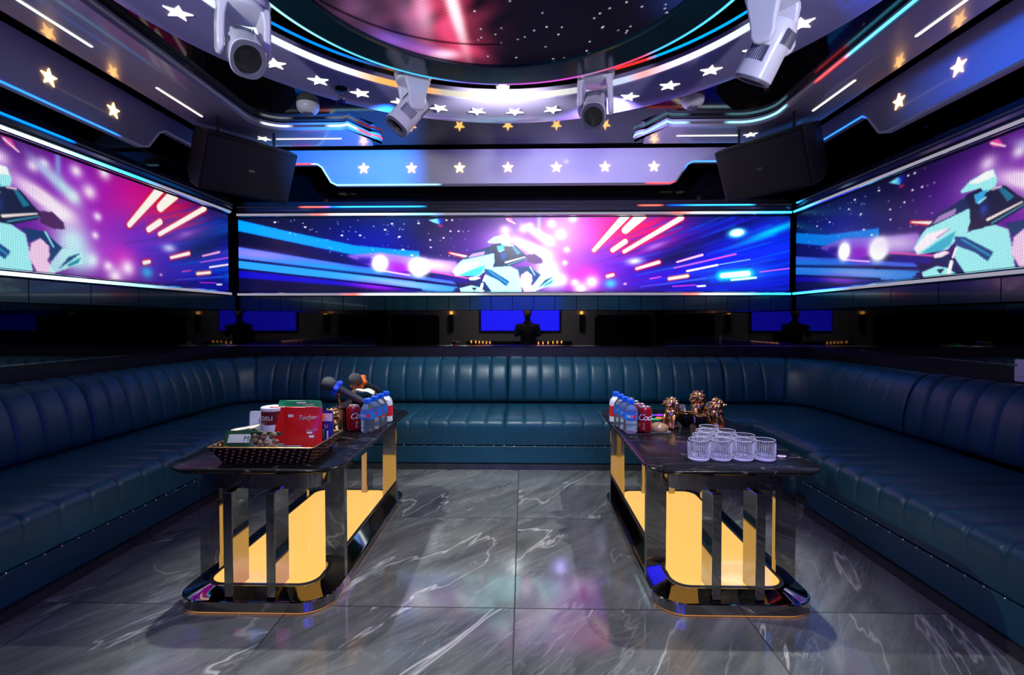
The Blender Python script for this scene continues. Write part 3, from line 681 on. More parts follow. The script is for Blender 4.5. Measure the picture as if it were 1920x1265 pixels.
SCR3 = em_attr('round_screen_pixels', 0.8, led_pitch=0.0075, rough=.7, base=(.003, .003, .003, 1))
SCR3.node_tree.nodes['Principled BSDF'].inputs['Specular IOR Level'].default_value = .1
keep = np.hypot(gx, gy) < 1.066
fast_grid('screen', P, disc_paint(P[..., 0], P[..., 1]), np.stack([gx*.8+gy*.3, gy*.9-.2*gx], -1), SCR3, drum, keep)
mb = MB(); n = 96
mb.loft([ringloop(1.055, .02, n), ringloop(1.055, -.02, n), ringloop(1.065, -.028, n), ringloop(1.27, -.028, n), ringloop(1.285, -.015, n), ringloop(1.285, .02, n)], False, False)
mb.build('rim', 'teal_acrylic', drum, recalc=False, angle=30)
mb = MB(); mb.loft([ringloop(1.275, .0, n), ringloop(1.275, .385, n)], False, True); mb.build('housing', 'black_gloss', drum, recalc=False)
mb = MB(); mb.loft([[(r*math.cos(2*PI*i/96), r*math.sin(2*PI*i/96), z) for i in range(96)] for r, z in ((1.285, .022), (1.315, .03), (1.322, .045), (1.315, .06), (1.285, .066))], False, False)
mb.build('chrome_edge', 'chrome', drum, recalc=False)
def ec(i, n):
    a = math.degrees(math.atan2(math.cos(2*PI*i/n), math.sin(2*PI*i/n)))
    return ramp([(-180, WH_), (-75, (.5, .9, 1)), (-50, (.1, .65, 1)), (-25, (.05, .5, 1)), (-13, (.12, .05, .5)), (-4, (.15, .12, .4)), (6, (.5, .05, .5)), (22, (.6, .05, .5)), (27, (.25, .2, .4)), (35, (.8, .03, .1)), (44, (.8, .05, .12)), (48, (.05, .55, 1)), (70, (.1, .7, 1)), (180, WH_)])(a, None)  # magenta stops near the back paint in chrome reflections
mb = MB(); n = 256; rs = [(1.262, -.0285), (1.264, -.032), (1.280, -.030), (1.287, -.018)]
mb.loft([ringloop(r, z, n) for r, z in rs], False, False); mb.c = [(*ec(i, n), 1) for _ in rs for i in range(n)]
mb.build('led_and_refl_strip', 'strip_soft', drum, recalc=False)
lamp = thing('rim_spot_lamp', 'small glaring white spot lamp on the far rim of the round ceiling screen', 'spotlight', (-.15, CY0+1.365, 3.235))
MB().lathe([(.055, .365), (.055, .02), (.048, .0)], 20).build('housing', 'chrome', lamp)
MB().sphere((0, -.01, -.005), (.042, .042, .03), 18, 10).build('bulb', 'lamp', lamp)

# ------------------------------------------------------------------ soffit panels with light lines and inner LED lip
def chain(pts, n=10):
    out = []
    for i in range(len(pts)-1):
        a, b = Vector(pts[i]), Vector(pts[i+1]); k = max(1, int((b-a).length/.08))
        for j in range(k): out.append(tuple(a+(b-a)*(j/k)))
    out.append(tuple(pts[-1])); return out
def corner(cx, cy, r, a0, a1, n=8): return [(cx+r*math.cos(a0+(a1-a0)*k/n), cy+r*math.sin(a0+(a1-a0)*k/n)) for k in range(n+1)]
def soffit(sx, label, xin, xout, xtip, fn):
    r = thing('ceiling_soffit', label, 'ceiling panel', (xin, 5.2, 3.53), group='grey ceiling soffits with light lines')
    s = sx   # -1 left, +1 right
    inner = [(xin, YF+.05)]
    inner += corner(xin-s*.28, 4.94, .28, 0 if s > 0 else PI, PI/2, 8)
    inner += corner(xtip+s*.33, 5.10, .12, PI/2, PI/2+s*.85, 4)
    inner += corner(xtip+s*.09, 5.58, .10, PI/2+s*.85, PI/2+s*PI, 6)
    poly = inner+[(xtip+s*.12, 5.70), (xout, 5.70), (xout, YF+.05)]
    # put the back run's inner edge at y = 5.22
    MB().prism(poly, 3.53, 3.61).build('panel', 'lacquer', r, org=(xin, 5.2, 3.53), smooth=True, angle=25)
    pts = chain([(x, y, 3.573) for x, y in inner])
    # nudge the strip slightly off the face
    out = []
    for i, p in enumerate(pts):
        a = Vector(pts[max(i-1, 0)]); b = Vector(pts[min(i+1, len(pts)-1)]); t = (b-a); t.z = 0; t.normalize()
        nn = Vector((t.y, -t.x, 0))*(s if s < 0 else -1)
        nn = Vector((-t.y, t.x, 0)) if s > 0 else Vector((t.y, -t.x, 0))
        out.append(tuple(Vector(p)+nn*.004))
    mb = strip_mb(out, .011, fn); mb.build('led_and_refl_strip', 'strip', r, org=(xin, 5.2, 3.53))
    xl = (xin+xout)/2-s*.03 if s < 0 else 2.765
    if s < 0: xl = -3.155
    for y0, y1 in ((1.0, 1.55), (2.2, 2.75) if False else (1.9, 2.5), (3.05, 3.605), (4.235, 4.85)):
        MB().prism(rrect(xl-.011, xl+.011, y0, y1, .011, n=3), 3.524, 3.534).build('light_line', 'light_line', r, org=(xin, 5.2, 3.53), smooth=False)
    a, b = (-2.73, -2.0) if s < 0 else (1.66, 2.33)
    MB().prism(rrect(a, b, 5.452, 5.474, .011, n=3), 3.524, 3.534).build('light_line', 'light_line', r, org=(xin, 5.2, 3.53), smooth=False)
    T = Matrix.Translation((-2.86 if s < 0 else 2.45, 5.45, 0))
    mb = MB(); mb.prism(star_pts(.075, PI/2+.2), 3.524, 3.534, T=T); mb.build('star_light', 'star_white', r, org=(xin, 5.2, 3.53), smooth=False)
    return r
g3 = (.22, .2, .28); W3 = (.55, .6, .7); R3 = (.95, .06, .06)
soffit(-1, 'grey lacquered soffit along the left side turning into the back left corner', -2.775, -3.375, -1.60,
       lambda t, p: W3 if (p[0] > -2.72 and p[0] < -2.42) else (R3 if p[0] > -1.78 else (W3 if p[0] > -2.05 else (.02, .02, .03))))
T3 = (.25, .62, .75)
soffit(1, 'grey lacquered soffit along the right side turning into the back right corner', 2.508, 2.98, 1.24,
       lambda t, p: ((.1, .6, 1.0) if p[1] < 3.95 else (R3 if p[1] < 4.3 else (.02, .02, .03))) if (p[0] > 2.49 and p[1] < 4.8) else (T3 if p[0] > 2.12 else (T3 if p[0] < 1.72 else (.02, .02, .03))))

# ------------------------------------------------------------------ vertical star fascias
def fascia(label, prof, axis, pos, stars, side, fn, org):
    """prof: list of (s, z); axis 'x' -> runs along X at Y=pos ; 'y' -> runs along Y at X=pos"""
    r = thing('star_fascia', label, 'ceiling panel', org, group='star fascias under the ceiling')
    def P3(s_, z, off): return (s_, pos+off*side, z) if axis == 'x' else (pos+off*side, s_, z)
    MB().loft([[P3(a, z, 0) for a, z in prof], [P3(a, z, .05) for a, z in prof]]).build('panel', 'lacquer', r, org=org, smooth=False)
    nb = len(prof)-2   # first nb points are the lower edge
    low = chain([P3(a, z+.010, -.004) for a, z in prof[:nb]])
    strip_mb(low, .009, fn).build('led_and_refl_strip', 'strip', r, org=org)
    for s_, z in stars:
        sp = star_pts(.068, PI/2, .42)
        mb = MB(); mb.loft([[P3(s_+x, z+y, -.006) for x, y in sp], [P3(s_+x, z+y, .004) for x, y in sp]]); mb.build('star_light', 'star_warm', r, org=org, smooth=False)
    return r
zt = 3.585
fascia('long lacquered fascia above the back screen with seven star lights', [(-3.35, 3.41), (-2.50, 3.41), (-2.44, 3.37), (-2.33, 3.19), (-2.26, 3.155), (1.76, 3.155), (1.83, 3.185), (1.96, 3.38), (2.02, 3.41), (2.95, 3.41), (2.95, zt), (-3.35, zt)], 'x', 6.0,
       [(-1.93+.5817*k, 3.363) for k in range(7)], 1,
       lambda t, p: R3 if -2.8 < p[0] < -2.5 else ((.3, .7, 1) if p[0] < -1.0 else (R3 if 1.45 < p[0] < 1.8 else ((.05, .3, 1) if p[0] > 1.95 else (.03, .03, .05)))), (-.2, 6.0, 3.4))
stz = 3.363
fascia('lacquered fascia along the left side with star lights', [(YF+.05, 3.155), (4.62, 3.155), (4.70, 3.18), (4.84, 3.36), (4.92, 3.41), (5.95, 3.41), (5.95, zt), (YF+.05, zt)], 'y', -3.585,
       [(3.707-.591*k, stz) for k in range(-1, 5)], -1,
       lambda t, p: (0.02, .22, 1) if p[1] < 4.3 else (.02, .02, .04), (-3.585, 4, 3.4))
fascia('lacquered fascia along the right side with star lights', [(YF+.05, 3.155), (4.42, 3.155), (4.50, 3.18), (4.64, 3.36), (4.72, 3.41), (5.95, 3.41), (5.95, zt), (YF+.05, zt)], 'y', 3.15,
       [(3.701-.57*k, stz) for k in range(-1, 5)], 1,
       lambda t, p: R3 if p[1] < 3.2 else ((.02, .2, 1) if p[1] > 4.7 else (.02, .02, .04)), (3.15, 4, 3.4))

# ------------------------------------------------------------------ moving-head lamps
def moving_head(label, loc, yaw_, tilt, drop=0.0):
    r = thing('moving_head_light', label, 'stage light', loc, group='white moving head lamps under the ceiling')
    base = MB().lathe([(.150, 0), (.152, -.02), (.148, -.16), (.134, -.345-drop), (.128, -.360-drop), (.12, -.368-drop)], 36).build('base', 'plastic_white', r)
    MB().lathe([(.16, .0), (.16, -.012)], 36).build('mounting_ring', 'plastic_grey', base)
    R = Matrix.Translation((0, 0, -drop)) @ Matrix.Rotation(yaw_, 4, 'Z')
    mb = MB(); mb.lathe([(.118, -.368), (.124, -.378), (.124, -.395), (.10, -.405)], 36, T=R)
    for s_ in (-1, 1):
        loops = []
        for z, w_, x0, x1 in ((-.375, .085, .045, .118), (-.41, .085, .078, .122), (-.46, .075, .088, .124), (-.53, .062, .090, .126), (-.59, .058, .090, .126), (-.615, .045, .092, .122), (-.63, .02, .096, .116)):
            loops.append([(s_*(x0 if i in (0, 3) else x1), (-w_ if i < 2 else w_), z) for i in (0, 1, 2, 3)])
        mb.loft(loops, T=R)
    yk = mb.build('yoke', 'plastic_white', r, bevel=.014, bseg=3, angle=45)
    # head: local axis -Z is the beam, then tilt about X, then yaw
    T = R @ Matrix.Translation((0, 0, -.57)) @ Matrix.Rotation(tilt, 4, 'X') @ Matrix.Scale(.80, 4)
    def sec(z, rx, ry, n=28, e=2.6):
        out = []
        for i in range(n):
            a = 2*PI*i/n; c, s_ = math.cos(a), math.sin(a)
            out.append((rx*math.copysign(abs(c)**(2/e), c), ry*math.copysign(abs(s_)**(2/e), s_), z))
        return out
    mb = MB(); mb.loft([sec(.115, .05, .06), sec(.105, .08, .09), (sec(.07, .098, .108)), sec(-.02, .100, .110), sec(-.12, .100, .112), sec(-.24, .104, .116), sec(-.245, .100, .112), sec(-.245, .084, .092)], True, False, T=T)
    hd = mb.build('head', 'plastic_white', r, angle=40)
    mb = MB(); mb.loft([sec(-.243, .100, .112), sec(-.262, .098, .110), sec(-.262, .082, .088, e=2), sec(-.235, .078, .084, e=2)], False, False, T=T); mb.build('lens_ring', 'plastic_grey', hd, recalc=False)
    mb = MB(); mb.lathe([(.083, -.236), (.06, -.228), (.03, -.222), (.005, -.220)], 28, T=T); mb.build('lens', 'lens', hd)
    for s_ in (-1, 1):
        m1, m2 = MB(), MB()
        for k in range(9):
            m1.box(-.065+.0145*k, -.059+.0145*k, s_*.1085-.004, s_*.1085+.004, -.03, .055, T=T)
            m2.box(s_*.099-.004, s_*.099+.004, -.065+.0145*k, -.059+.0145*k, -.15, -.06, T=T)
        m1.build('vent_grille', 'plastic_grey', hd, smooth=False); m2.build('vent_grille', 'plastic_grey', hd, smooth=False)
    mb = MB(); mb.tube([(-.145, .05, -.02), (-.18, .06, -.05), (-.19, .03, -.10), (-.16, 0, -.13), (-.135, 0, -.12)], .006, 6); mb.build('cable', 'mic_black', r)
    return r
moving_head('white moving head lamp at upper left, lens turned toward the room', (-1.47, 2.60, ZC-.02), math.radians(38), math.radians(-50), .065)
moving_head('white moving head lamp at upper right, seen from its ribbed back', (1.27, 2.58, ZC-.02), math.radians(40), math.radians(32), .065)
moving_head('white moving head lamp left of the bright rim lamp, head swung sideways', (-.80, 3.62, ZC-.02), math.radians(-62), math.radians(-38), -.05)
moving_head('white moving head lamp right of the bright rim lamp, dark lens facing forward', (.52, 3.62, ZC-.02), math.radians(-14), math.radians(-50), -.04)

# ------------------------------------------------------------------ speakers, detectors, switch
def speaker(label, loc, rz, side):
    r = thing('hanging_speaker', label, 'speaker', loc, group='black speakers hung in the back corners', rot=(math.radians(-25)*0, 0, 0))
    R = Matrix.Rotation(rz, 4, 'Z') @ Matrix.Rotation(math.radians(25), 4, 'X')
    # local: front is -Y, width X
    sec = lambda y, w_, h: [(-w_, y, -h), (w_, y, -h), (w_, y, h), (-w_, y, h)]
    mb = MB(); mb.loft([sec(-.20, .45, .275), sec(.0, .45, .275), sec(.36, .36, .235)], T=R); cb = mb.build('cabinet', 'black_matt', r, bevel=.012, smooth=False)
    mb = MB(); mb.loft([sec(-.20, .43, .255), sec(-.225, .425, .25), sec(-.228, .40, .23)], T=R); gr = mb.build('grille', 'grille', r, bevel=.006)
    mb = MB(); mb.box(-.03, .03, -.232, -.228, -.012, .012, T=R); mb.build('badge', 'alu', gr)
    mb = MB()
    for s_ in (-1, 1):
        p0 = R @ Vector((s_*.28, .0, .27)); mb.tube([tuple(p0), (p0.x, p0.y, ZC-loc[2])], .012, 8)
    mb.box(-.22, .22, -.04, .04, ZC-loc[2]-.02, ZC-loc[2]-.002, T=Matrix.Rotation(rz, 4, 'Z'))
    mb.build('bracket', 'black_matt', r)
    return r
M['grille'] = pm('speaker_grille', (0.006, 0.006, 0.008), 0.45, .3, bump=.8, bscale=900)
speaker('black loudspeaker hung in the back right corner with small badge', (2.52, 5.14, 3.13), math.radians(-54.4), 1)
speaker('black loudspeaker hung in the back left corner', (-2.93, 5.14, 3.14), math.radians(54.4), -1)
def detector(label, loc):
    r = thing('smoke_detector', label, 'smoke detector', loc, group='smoke detectors on the black ceiling')
    MB().lathe([(.105, 0), (.105, -.03), (.098, -.05), (.08, -.075), (.05, -.09), (.0, -.092)][:5], 28).build('body', 'plastic_white', r)
    MB().lathe([(.052, -.085), (.048, -.098), (.02, -.102)], 20).build('sensor_cap', 'plastic_grey', r)
detector('round white smoke detector left, behind the star ring', (-2.08, 4.79, ZC-.001)); detector('round white smoke detector right, behind the star ring', (1.59, 4.74, ZC-.001))
def sprinkler(label, loc):
    r = thing('sprinkler_head', label, 'sprinkler', loc, group='ceiling sprinklers')
    MB().lathe([(.055, 0), (.05, -.012), (.02, -.016)], 20).build('escutcheon', 'black_gloss', r)
    mb = MB(); mb.tube([(0, 0, -.01), (0, 0, -.05)], .012, 8); mb.tube([(-.012, 0, -.04), (-.02, 0, -.065), (0, 0, -.09)], .004, 6); mb.tube([(.012, 0, -.04), (.02, 0, -.065), (0, 0, -.09)], .004, 6)
    mb.build('frame', 'smoke_chrome', r)
    MB().lathe([(.03, -.09), (.03, -.094)], 16).build('deflector', 'smoke_chrome', r)
sprinkler('small dark sprinkler on the left part of the star ring', (-1.39, 3.80, 3.298)); sprinkler('small dark sprinkler on the black ceiling beside the right soffit', (2.13, 4.42, ZC-.001))
sw = thing('wall_socket', 'white wall plate on the dark right wall above the sofa', 'socket', (XR-.003, 3.80, 1.15))
MB().prism(rrect(-.085, .085, -.06, .06, .012, n=3), 0, .014, T=Matrix.Rotation(-PI/2, 4, 'Y')@Matrix.Rotation(PI/2, 4, 'Z')@Matrix.Rotation(PI/2, 4, 'Z')).build('plate', 'plastic_white', sw, bevel=.003)
MB().box(-.02, -.014, -.035, .035, -.045, .045).build('rocker', 'plastic_white', sw, bevel=.004)

# ------------------------------------------------------------------ sofa
RIB = .205
def stations(path, s0, s1, groove_at=None, miter=False, step=None):
    """path: list of segments; returns list of (x,y,nx,ny,s)"""
def run_path(jx0, jx1, jy, r, y0l, y0r):
    """left run at X=jx0 from Y=y0l up, rounded corner, back run at Y=jy, corner, right run at X=jx1 down to y0r.
       returns function s -> (pos, inward normal), total length and key lengths"""
    La = jy-r-y0l; Lc = PI/2*r; Lb = (jx1-r)-(jx0+r); Ld = jy-r-y0r
    def f(s):
        if s <= La: return (jx0, y0l+s), (1, 0)
        s -= La
        if s <= Lc:
            a = s/r; return (jx0+r-r*math.cos(a), jy-r+r*math.sin(a)), (math.cos(a), -math.sin(a))
        s -= Lc
        if s <= Lb: return (jx0+r+s, jy), (0, -1)
        s -= Lb
        if s <= Lc:
            a = s/r; return (jx1-r+r*math.sin(a), jy-r+r*math.cos(a)), (-math.sin(a), -math.cos(a))
        s -= Lc
        return (jx1, jy-r-s), (-1, 0)
    return f, (La, Lc, Lb, Ld)
def uph(f, s0, s1, prof, sp, nribs, depth=.016, puff=.005, off=0.0, smooth_zone=None):
    """upholstered sweep: prof = [(d, z, nd, nz, w)]"""
    mb = MB(); L = s1-s0; R_ = L/nribs; ss = []
    for k in range(nribs):
        for t in (0, .03, .07, .14, .25, .4, .5, .6, .75, .86, .93, .97): ss.append((k+t)*R_)
    ss.append(L); loops = []
    ss[0] = .003; ss[-1] = L-.003
    for q in ss:
        (x, y), (nx, ny) = f(s0+q)
        t = (q/R_) % 1.0
        dist = min(t, 1-t)*R_
        g = math.exp(-(dist/.011)**2)*depth
        endd = min(q, L-q)
        if endd < .04: g += .018*(1-endd/.04)**2
        b = puff*(1-(2*t-1)**4)
        lp = []
        for d, z, nd, nz, w_ in prof:
            wz = w_
            if smooth_zone and smooth_zone(s0+q): wz = w_*0.12
            o = (b-g)*wz
            lp.append((x+nx*(d+nd*o), y+ny*(d+nd*o), z+nz*o))
        loops.append(lp)
    mb.loft(loops, True, True, True); return mb
def norms(pts, wts):
    out = []
    n = len(pts)
    for i, (d, z) in enumerate(pts):
        a = pts[max(i-1, 0)]; b = pts[min(i+1, n-1)]; t = (b[0]-a[0], b[1]-a[1]); l = math.hypot(*t) or 1
        out.append((d, z, t[1]/l*-1, t[0]/l, wts[i]))
    return out
# backrest profile: from rear bottom, over the crest, down the front (d measured inward from junction line)
bp = [(-.33, .522), (-.33, .98), (-.34, 1.02), (-.30, 1.05), (-.24, 1.062), (-.18, 1.052), (-.12, 1.02), (-.07, .965), (-.03, .89), (.0, .79), (.02, .68), (.024, .60), (.01, .545), (-.02, .522)]
bw = [0, 0, .2, .6, 1, 1, 1, 1, 1, 1, 1, 1, .6, 0]
bprof = norms(bp, bw); bprof = [(d, z, -a, -b2, w_) if False else (d, z, a, b2, w_) for d, z, a, b2, w_ in bprof]
# outward normal check: crest (index 4) should point up
if bprof[4][3] < 0: bprof = [(d, z, -a, -b2, w_) for d, z, a, b2, w_ in bprof]
fb, (La, Lc, Lb, Ld) = run_path(-3.53, 3.36, 6.07, .42, 1.30, 1.30)
def sb_left(Y): return Y-1.30
def sb_back(X): return La+Lc+(X-(-3.53+.42))
def sb_right(Y): return La+2*Lc+Lb+(6.07-.42-Y)
# seat: front edge line, mitred corners
FX0, FX1, FY = -2.655, 2.31, 5.035
def seat_stations(pts, grooves):
    return pts
sprof_pts = [(-1.12, .40), (-1.12, .505), (-.9, .512), (-.5, .518), (-.2, .518), (-.08, .512), (-.03, .497), (-.004, .468), (.0, .43), (-.002, .33), (-.012, .255), (-.05, .25)]
sw_ = [0, 0, 1, 1, 1, 1, 1, .8, .3, 0, 0, 0]
sprof = norms(sprof_pts, sw_)
if sprof[3][3] < 0: sprof = [(d, z, -a, -b2, w_) for d, z, a, b2, w_ in sprof]
def seat_mesh(stns, prof, depth=.013, puff=.003, doff=0.0):
    """stns: (x,y,nx,ny,scale,q,L,R,gw) ; grooves every R along q"""
    loops = []
    for x, y, nx, ny, sc_, q, L, R_, gw in stns:
        t = (q/R_) % 1.0; dist = min(t, 1-t)*R_; g = math.exp(-(dist/.011)**2)*depth*gw
        if min(q, L-q) < .04: g += .016*(1-min(q, L-q)/.04)**2
        b = puff*(1-(2*t-1)**4)*gw
        loops.append([(x+nx*(d+doff+nd*(b-g)*w_)*sc_, y+ny*(d+doff+nd*(b-g)*w_)*sc_, z+nz*(b-g)*w_) for d, z, nd, nz, w_ in prof])
    return MB().loft(loops)
def straight(a, b, nrm, nribs, gwf=lambda k: 1, q0=0, Ltot=None):
    a, b = Vector(a), Vector(b); L = (b-a).length; R_ = L/nribs; out = []
    ts = []
    for k in range(nribs):
        for t in (0, .03, .07, .14, .25, .4, .5, .6, .75, .86, .93, .97): ts.append((k+t)*R_)
    ts.append(L)
    for q in ts:
        p = a+(b-a)*(q/L); out.append([p.x, p.y, nrm[0], nrm[1], 1, q0+q, Ltot or L, R_, gwf(q/R_)])
    return out
base_pts = [(-.9, .055), (-.9, .235), (-.02, .24), (-.014, .235), (-.016, .07), (-.03, .055)]
def sofa_module(label, back, seat, seatgroup='blue channel-tufted sofa modules'):
    """back: (s0,s1,nribs,zone) ; seat: list of stations"""
    p0 = fb((back[0]+back[1])/2)[0]
    org = (p0[0], p0[1], 0)
    r = thing('sofa_module', label, 'sofa', org, group=seatgroup)
    uph(fb, back[0], back[1], bprof, None, back[2], smooth_zone=back[3]).build('backrest', 'leather', r, org=org, angle=60)
    seat_mesh(seat, sprof).build('seat_cushion', 'leather', r, org=org, angle=60)
    bprof2 = [(d, z, 0, 0, 0) for d, z in base_pts]
    seat_mesh([[*s_[:5], .5, 1, 1, 0] for s_ in (seat[0], *[x for x in seat[1:-1] if x[4] > 1.2], seat[-1])], bprof2).build('base', 'leather', r, org=org, smooth=False)
    pl = [(-.9, 0.001), (-.9, .054), (.0, .054), (.0, 0.001)]
    seat_mesh([[*s_[:5], .5, 1, 1, 0] for s_ in (seat[0], *[x for x in seat[1:-1] if x[4] > 1.2], seat[-1])], [(d, z, 0, 0, 0) for d, z in pl]).build('plinth', 'plinth_stone', r, org=org, smooth=False)
    # nail heads along the base seam
    mb = MB(); acc = 0; cnt = 0
    for s_, s2 in zip(seat[:-1], seat[1:]):
        a = Vector((s_[0], s_[1])); b = Vector((s2[0], s2[1])); L = (b-a).length
        while acc < L:
            p = a+(b-a)*(acc/L) if L > 1e-6 else a
            c = (p.x+s_[2]*.0, p.y+s_[3]*.0, .247)
            mb.sphere(c, .0065, 8, 6); acc += .1025
        acc -= L
    o = mb.build('nail_heads', 'alu', r, org=org); o['kind'] = 'stuff'
    return r
M['plinth_stone'] = pm('plinth_stone', (0.05, 0.05, 0.055), 0.25, var=.4, bump=.1, bscale=20)
DV = math.sqrt(2)
BY = FY
Xm0, Xm1, Xm2 = -2.72, -.19, 2.45
# back run
sofa_module('middle left module of the back sofa run, directly left of the centre seam', (sb_back(Xm0), sb_back(Xm1), 12, None), straight((-2.35, BY), (Xm1, BY), (0, -1), 11))
sofa_module('middle right module of the back sofa run, directly right of the centre seam', (sb_back(Xm1), sb_back(Xm2), 13, None), straight((Xm1, BY), (2.05, BY), (0, -1), 11))
# left corner: seat goes up the left run then turns along the back run
def corner_seat(first, corner_pt, last, n1, n2, k1, k2, gw1, gw2):
    L1 = (Vector(corner_pt)-Vector(first)).length; L2 = (Vector(last)-Vector(corner_pt)).length; Lt = L1+L2
    A = straight(first, corner_pt, n1, k1, gw1, 0, Lt); B = straight(corner_pt, last, n2, k2, gw2, L1, Lt)
    for a in A: a[5] = a[5]
    mid = list(A[-1]); mid[2] = (n1[0]+n2[0])/DV; mid[3] = (n1[1]+n2[1])/DV; mid[4] = DV; mid[8] = 0
    A2 = A[:-1]; B2 = B[1:]
    # groove phase: keep local
    for b in B2: b[5] = b[5]
    return A2+[mid]+B2
sofa_module('back left corner module of the sofa, curving behind the snack table', (sb_left(3.97), sb_back(Xm0), 14, None),
            corner_seat((FX0-.01, 3.97), (FX0-.01, BY), (-2.35, BY), (1, 0), (0, -1), 5, 1, lambda k: .5, lambda k: 0))
sofa_module('back right corner module of the sofa, smooth seat behind the drinks table', (sb_back(Xm2), sb_right(4.43), 10, lambda s_: s_ > sb_back(3.25)),
            corner_seat((2.05, BY), (FX1, BY), (FX1, 3.95), (0, -1), (-1, 0), 1, 5, lambda k: 0, lambda k: 0))
sofa_module('near left module of the sofa at the left edge of the room', (sb_left(1.30), sb_left(3.97), 13, None), straight((FX0+.035, 1.30), (FX0+.035, 3.97), (1, 0), 13))
sofa_module('near right module of the sofa at the right edge of the room', (sb_right(4.43), sb_right(1.30), 15, None), straight((FX1-.09, 3.95), (FX1-.09, 1.30), (-1, 0), 13))

# ------------------------------------------------------------------ tables
def table(label, xc, y0, mir):
    r = thing('karaoke_table', label, 'table', (xc, y0, 0), group='black stone tables on glowing mirrored bases')
    L = 1.75
    # top (local: y from 0)
    lp = lambda i, z, rr=.17: rrect(-.47+i, .47-i, .0+i, L+.02-i, rr-i*.5, z, 10)
    MB().loft([lp(.03, .728), lp(.004, .745), lp(.0, .752), lp(.003, .758), lp(.006, .760)]).build('table_top', 'stone', r, angle=50)
    # apron
    ap = lambda i, z: rrect(-.365+i, .365-i, .09+i, L-.09-i, .12, z, 8)
    MB().loft([ap(.02, .632), ap(0, .635), ap(0, .728), ap(.02, .728)], True, True).build('apron', 'smoke_chrome', r, angle=40)
    # base
    bs = lambda i, z: rrect(-.42+i, .42-i, .01+i, L-.01-i, max(.16-i*.55, .03), z, 10)
    MB().loft([bs(.004, .012), bs(0, .016), bs(0, .066), bs(.004, .070), bs(.012, .070), bs(.105, .098)], True, False).build('base_skirt', 'smoke_chrome', r, angle=20)
    MB().loft([bs(.105, .099), bs(.106, .104), bs(.124, .104), bs(.124, .101)], False, False).build('deck_rim', 'mic_black', r)
    MB().loft([bs(.1245, .085), bs(.1245, .1005)], True, True).build('light_deck', 'amber', r, smooth=False)
    MB().loft([bs(.014, .001), bs(.012, .0115)], True, True).build('floor_glow_line', 'amber_line', r, smooth=False)
    def leg(x0, x1, ya, yb, z1=.632, z0=.072):
        MB().box(x0, x1, ya, yb, z0, z1).build('leg', 'smoke_chrome', r, bevel=.003, bseg=1, smooth=False)
    for s_ in (-1, 1):
        x0, x1 = sorted((s_*.088, s_*.136))
        leg(x0, x1, .035, .19); leg(x0, x1, L-.19, L-.035)
        x0, x1 = sorted((s_*.305, s_*.418))
        leg(x0, x1, .27, .31, .729, .068); leg(x0, x1, L-.33, L-.29, .729, .068)
    return r
table('long black stone table on the right carrying drinking glasses', 1.115, 2.53, 1)
table('long black stone table on the left carrying the snack basket', -1.43, 2.50, -1)
TZ = .7605

#@@ITEMS@@
# ------------------------------------------------------------------ drinks and small things on the tables
def bottle(label, loc, group='small water bottles with blue caps', milky=False):
    r = thing('milk_tea_bottle' if milky else 'water_bottle', label, 'bottle', loc, group=None if milky else group)
    pr = [(.040, .0), (.047, .006), (.049, .02), (.045, .032), (.049, .045), (.045, .058), (.049, .07), (.046, .082), (.048, .09), (.048, .145), (.046, .16), (.036, .182), (.022, .196), (.019, .205), (.019, .215)]
    MB().lathe(pr, 28).build('body', 'milk' if milky else 'pet', r, angle=60)
    MB().lathe([(.0245, .198), (.025, .202), (.025, .226), (.022, .230)], 24, rf=lambda a, z: 1+.02*math.sin(20*a)).build('cap', 'cap_blue', r)
    lb = MB().lathe([(.0492, .092), (.0494, .094), (.0494, .142), (.0492, .144)] if not milky else [(.0495, .05), (.0497, .052), (.0497, .125), (.0495, .127)], 28, cap0=False, cap1=False).build('label', 'label_blue' if not milky else 'red_print', r)
    def wrap(x, y, R_=.0503, z0=.118, ph=-PI/2+.1):
        a = ph+x/R_; return (R_*math.cos(a), R_*math.sin(a), z0+y)
    if not milky:
        mb = MB(); mb.add([wrap(.010+.016*math.cos(2*PI*k/14), .014*math.sin(2*PI*k/14)) for k in range(14)], [tuple(range(14))]); mb.build('label_patch', 'red_print', lb, smooth=False, recalc=False)
        text_mb('NU', .03, lambda x, y: wrap(x-.022, y, .0508), .1).build('label_print', 'white', lb, smooth=False, recalc=False)
    else:
        text_mb('C', .05, lambda x, y: wrap(x+.01, y, .0508, .150), 0).build('label_print', 'label_blue', r, smooth=False, recalc=False)
    return r
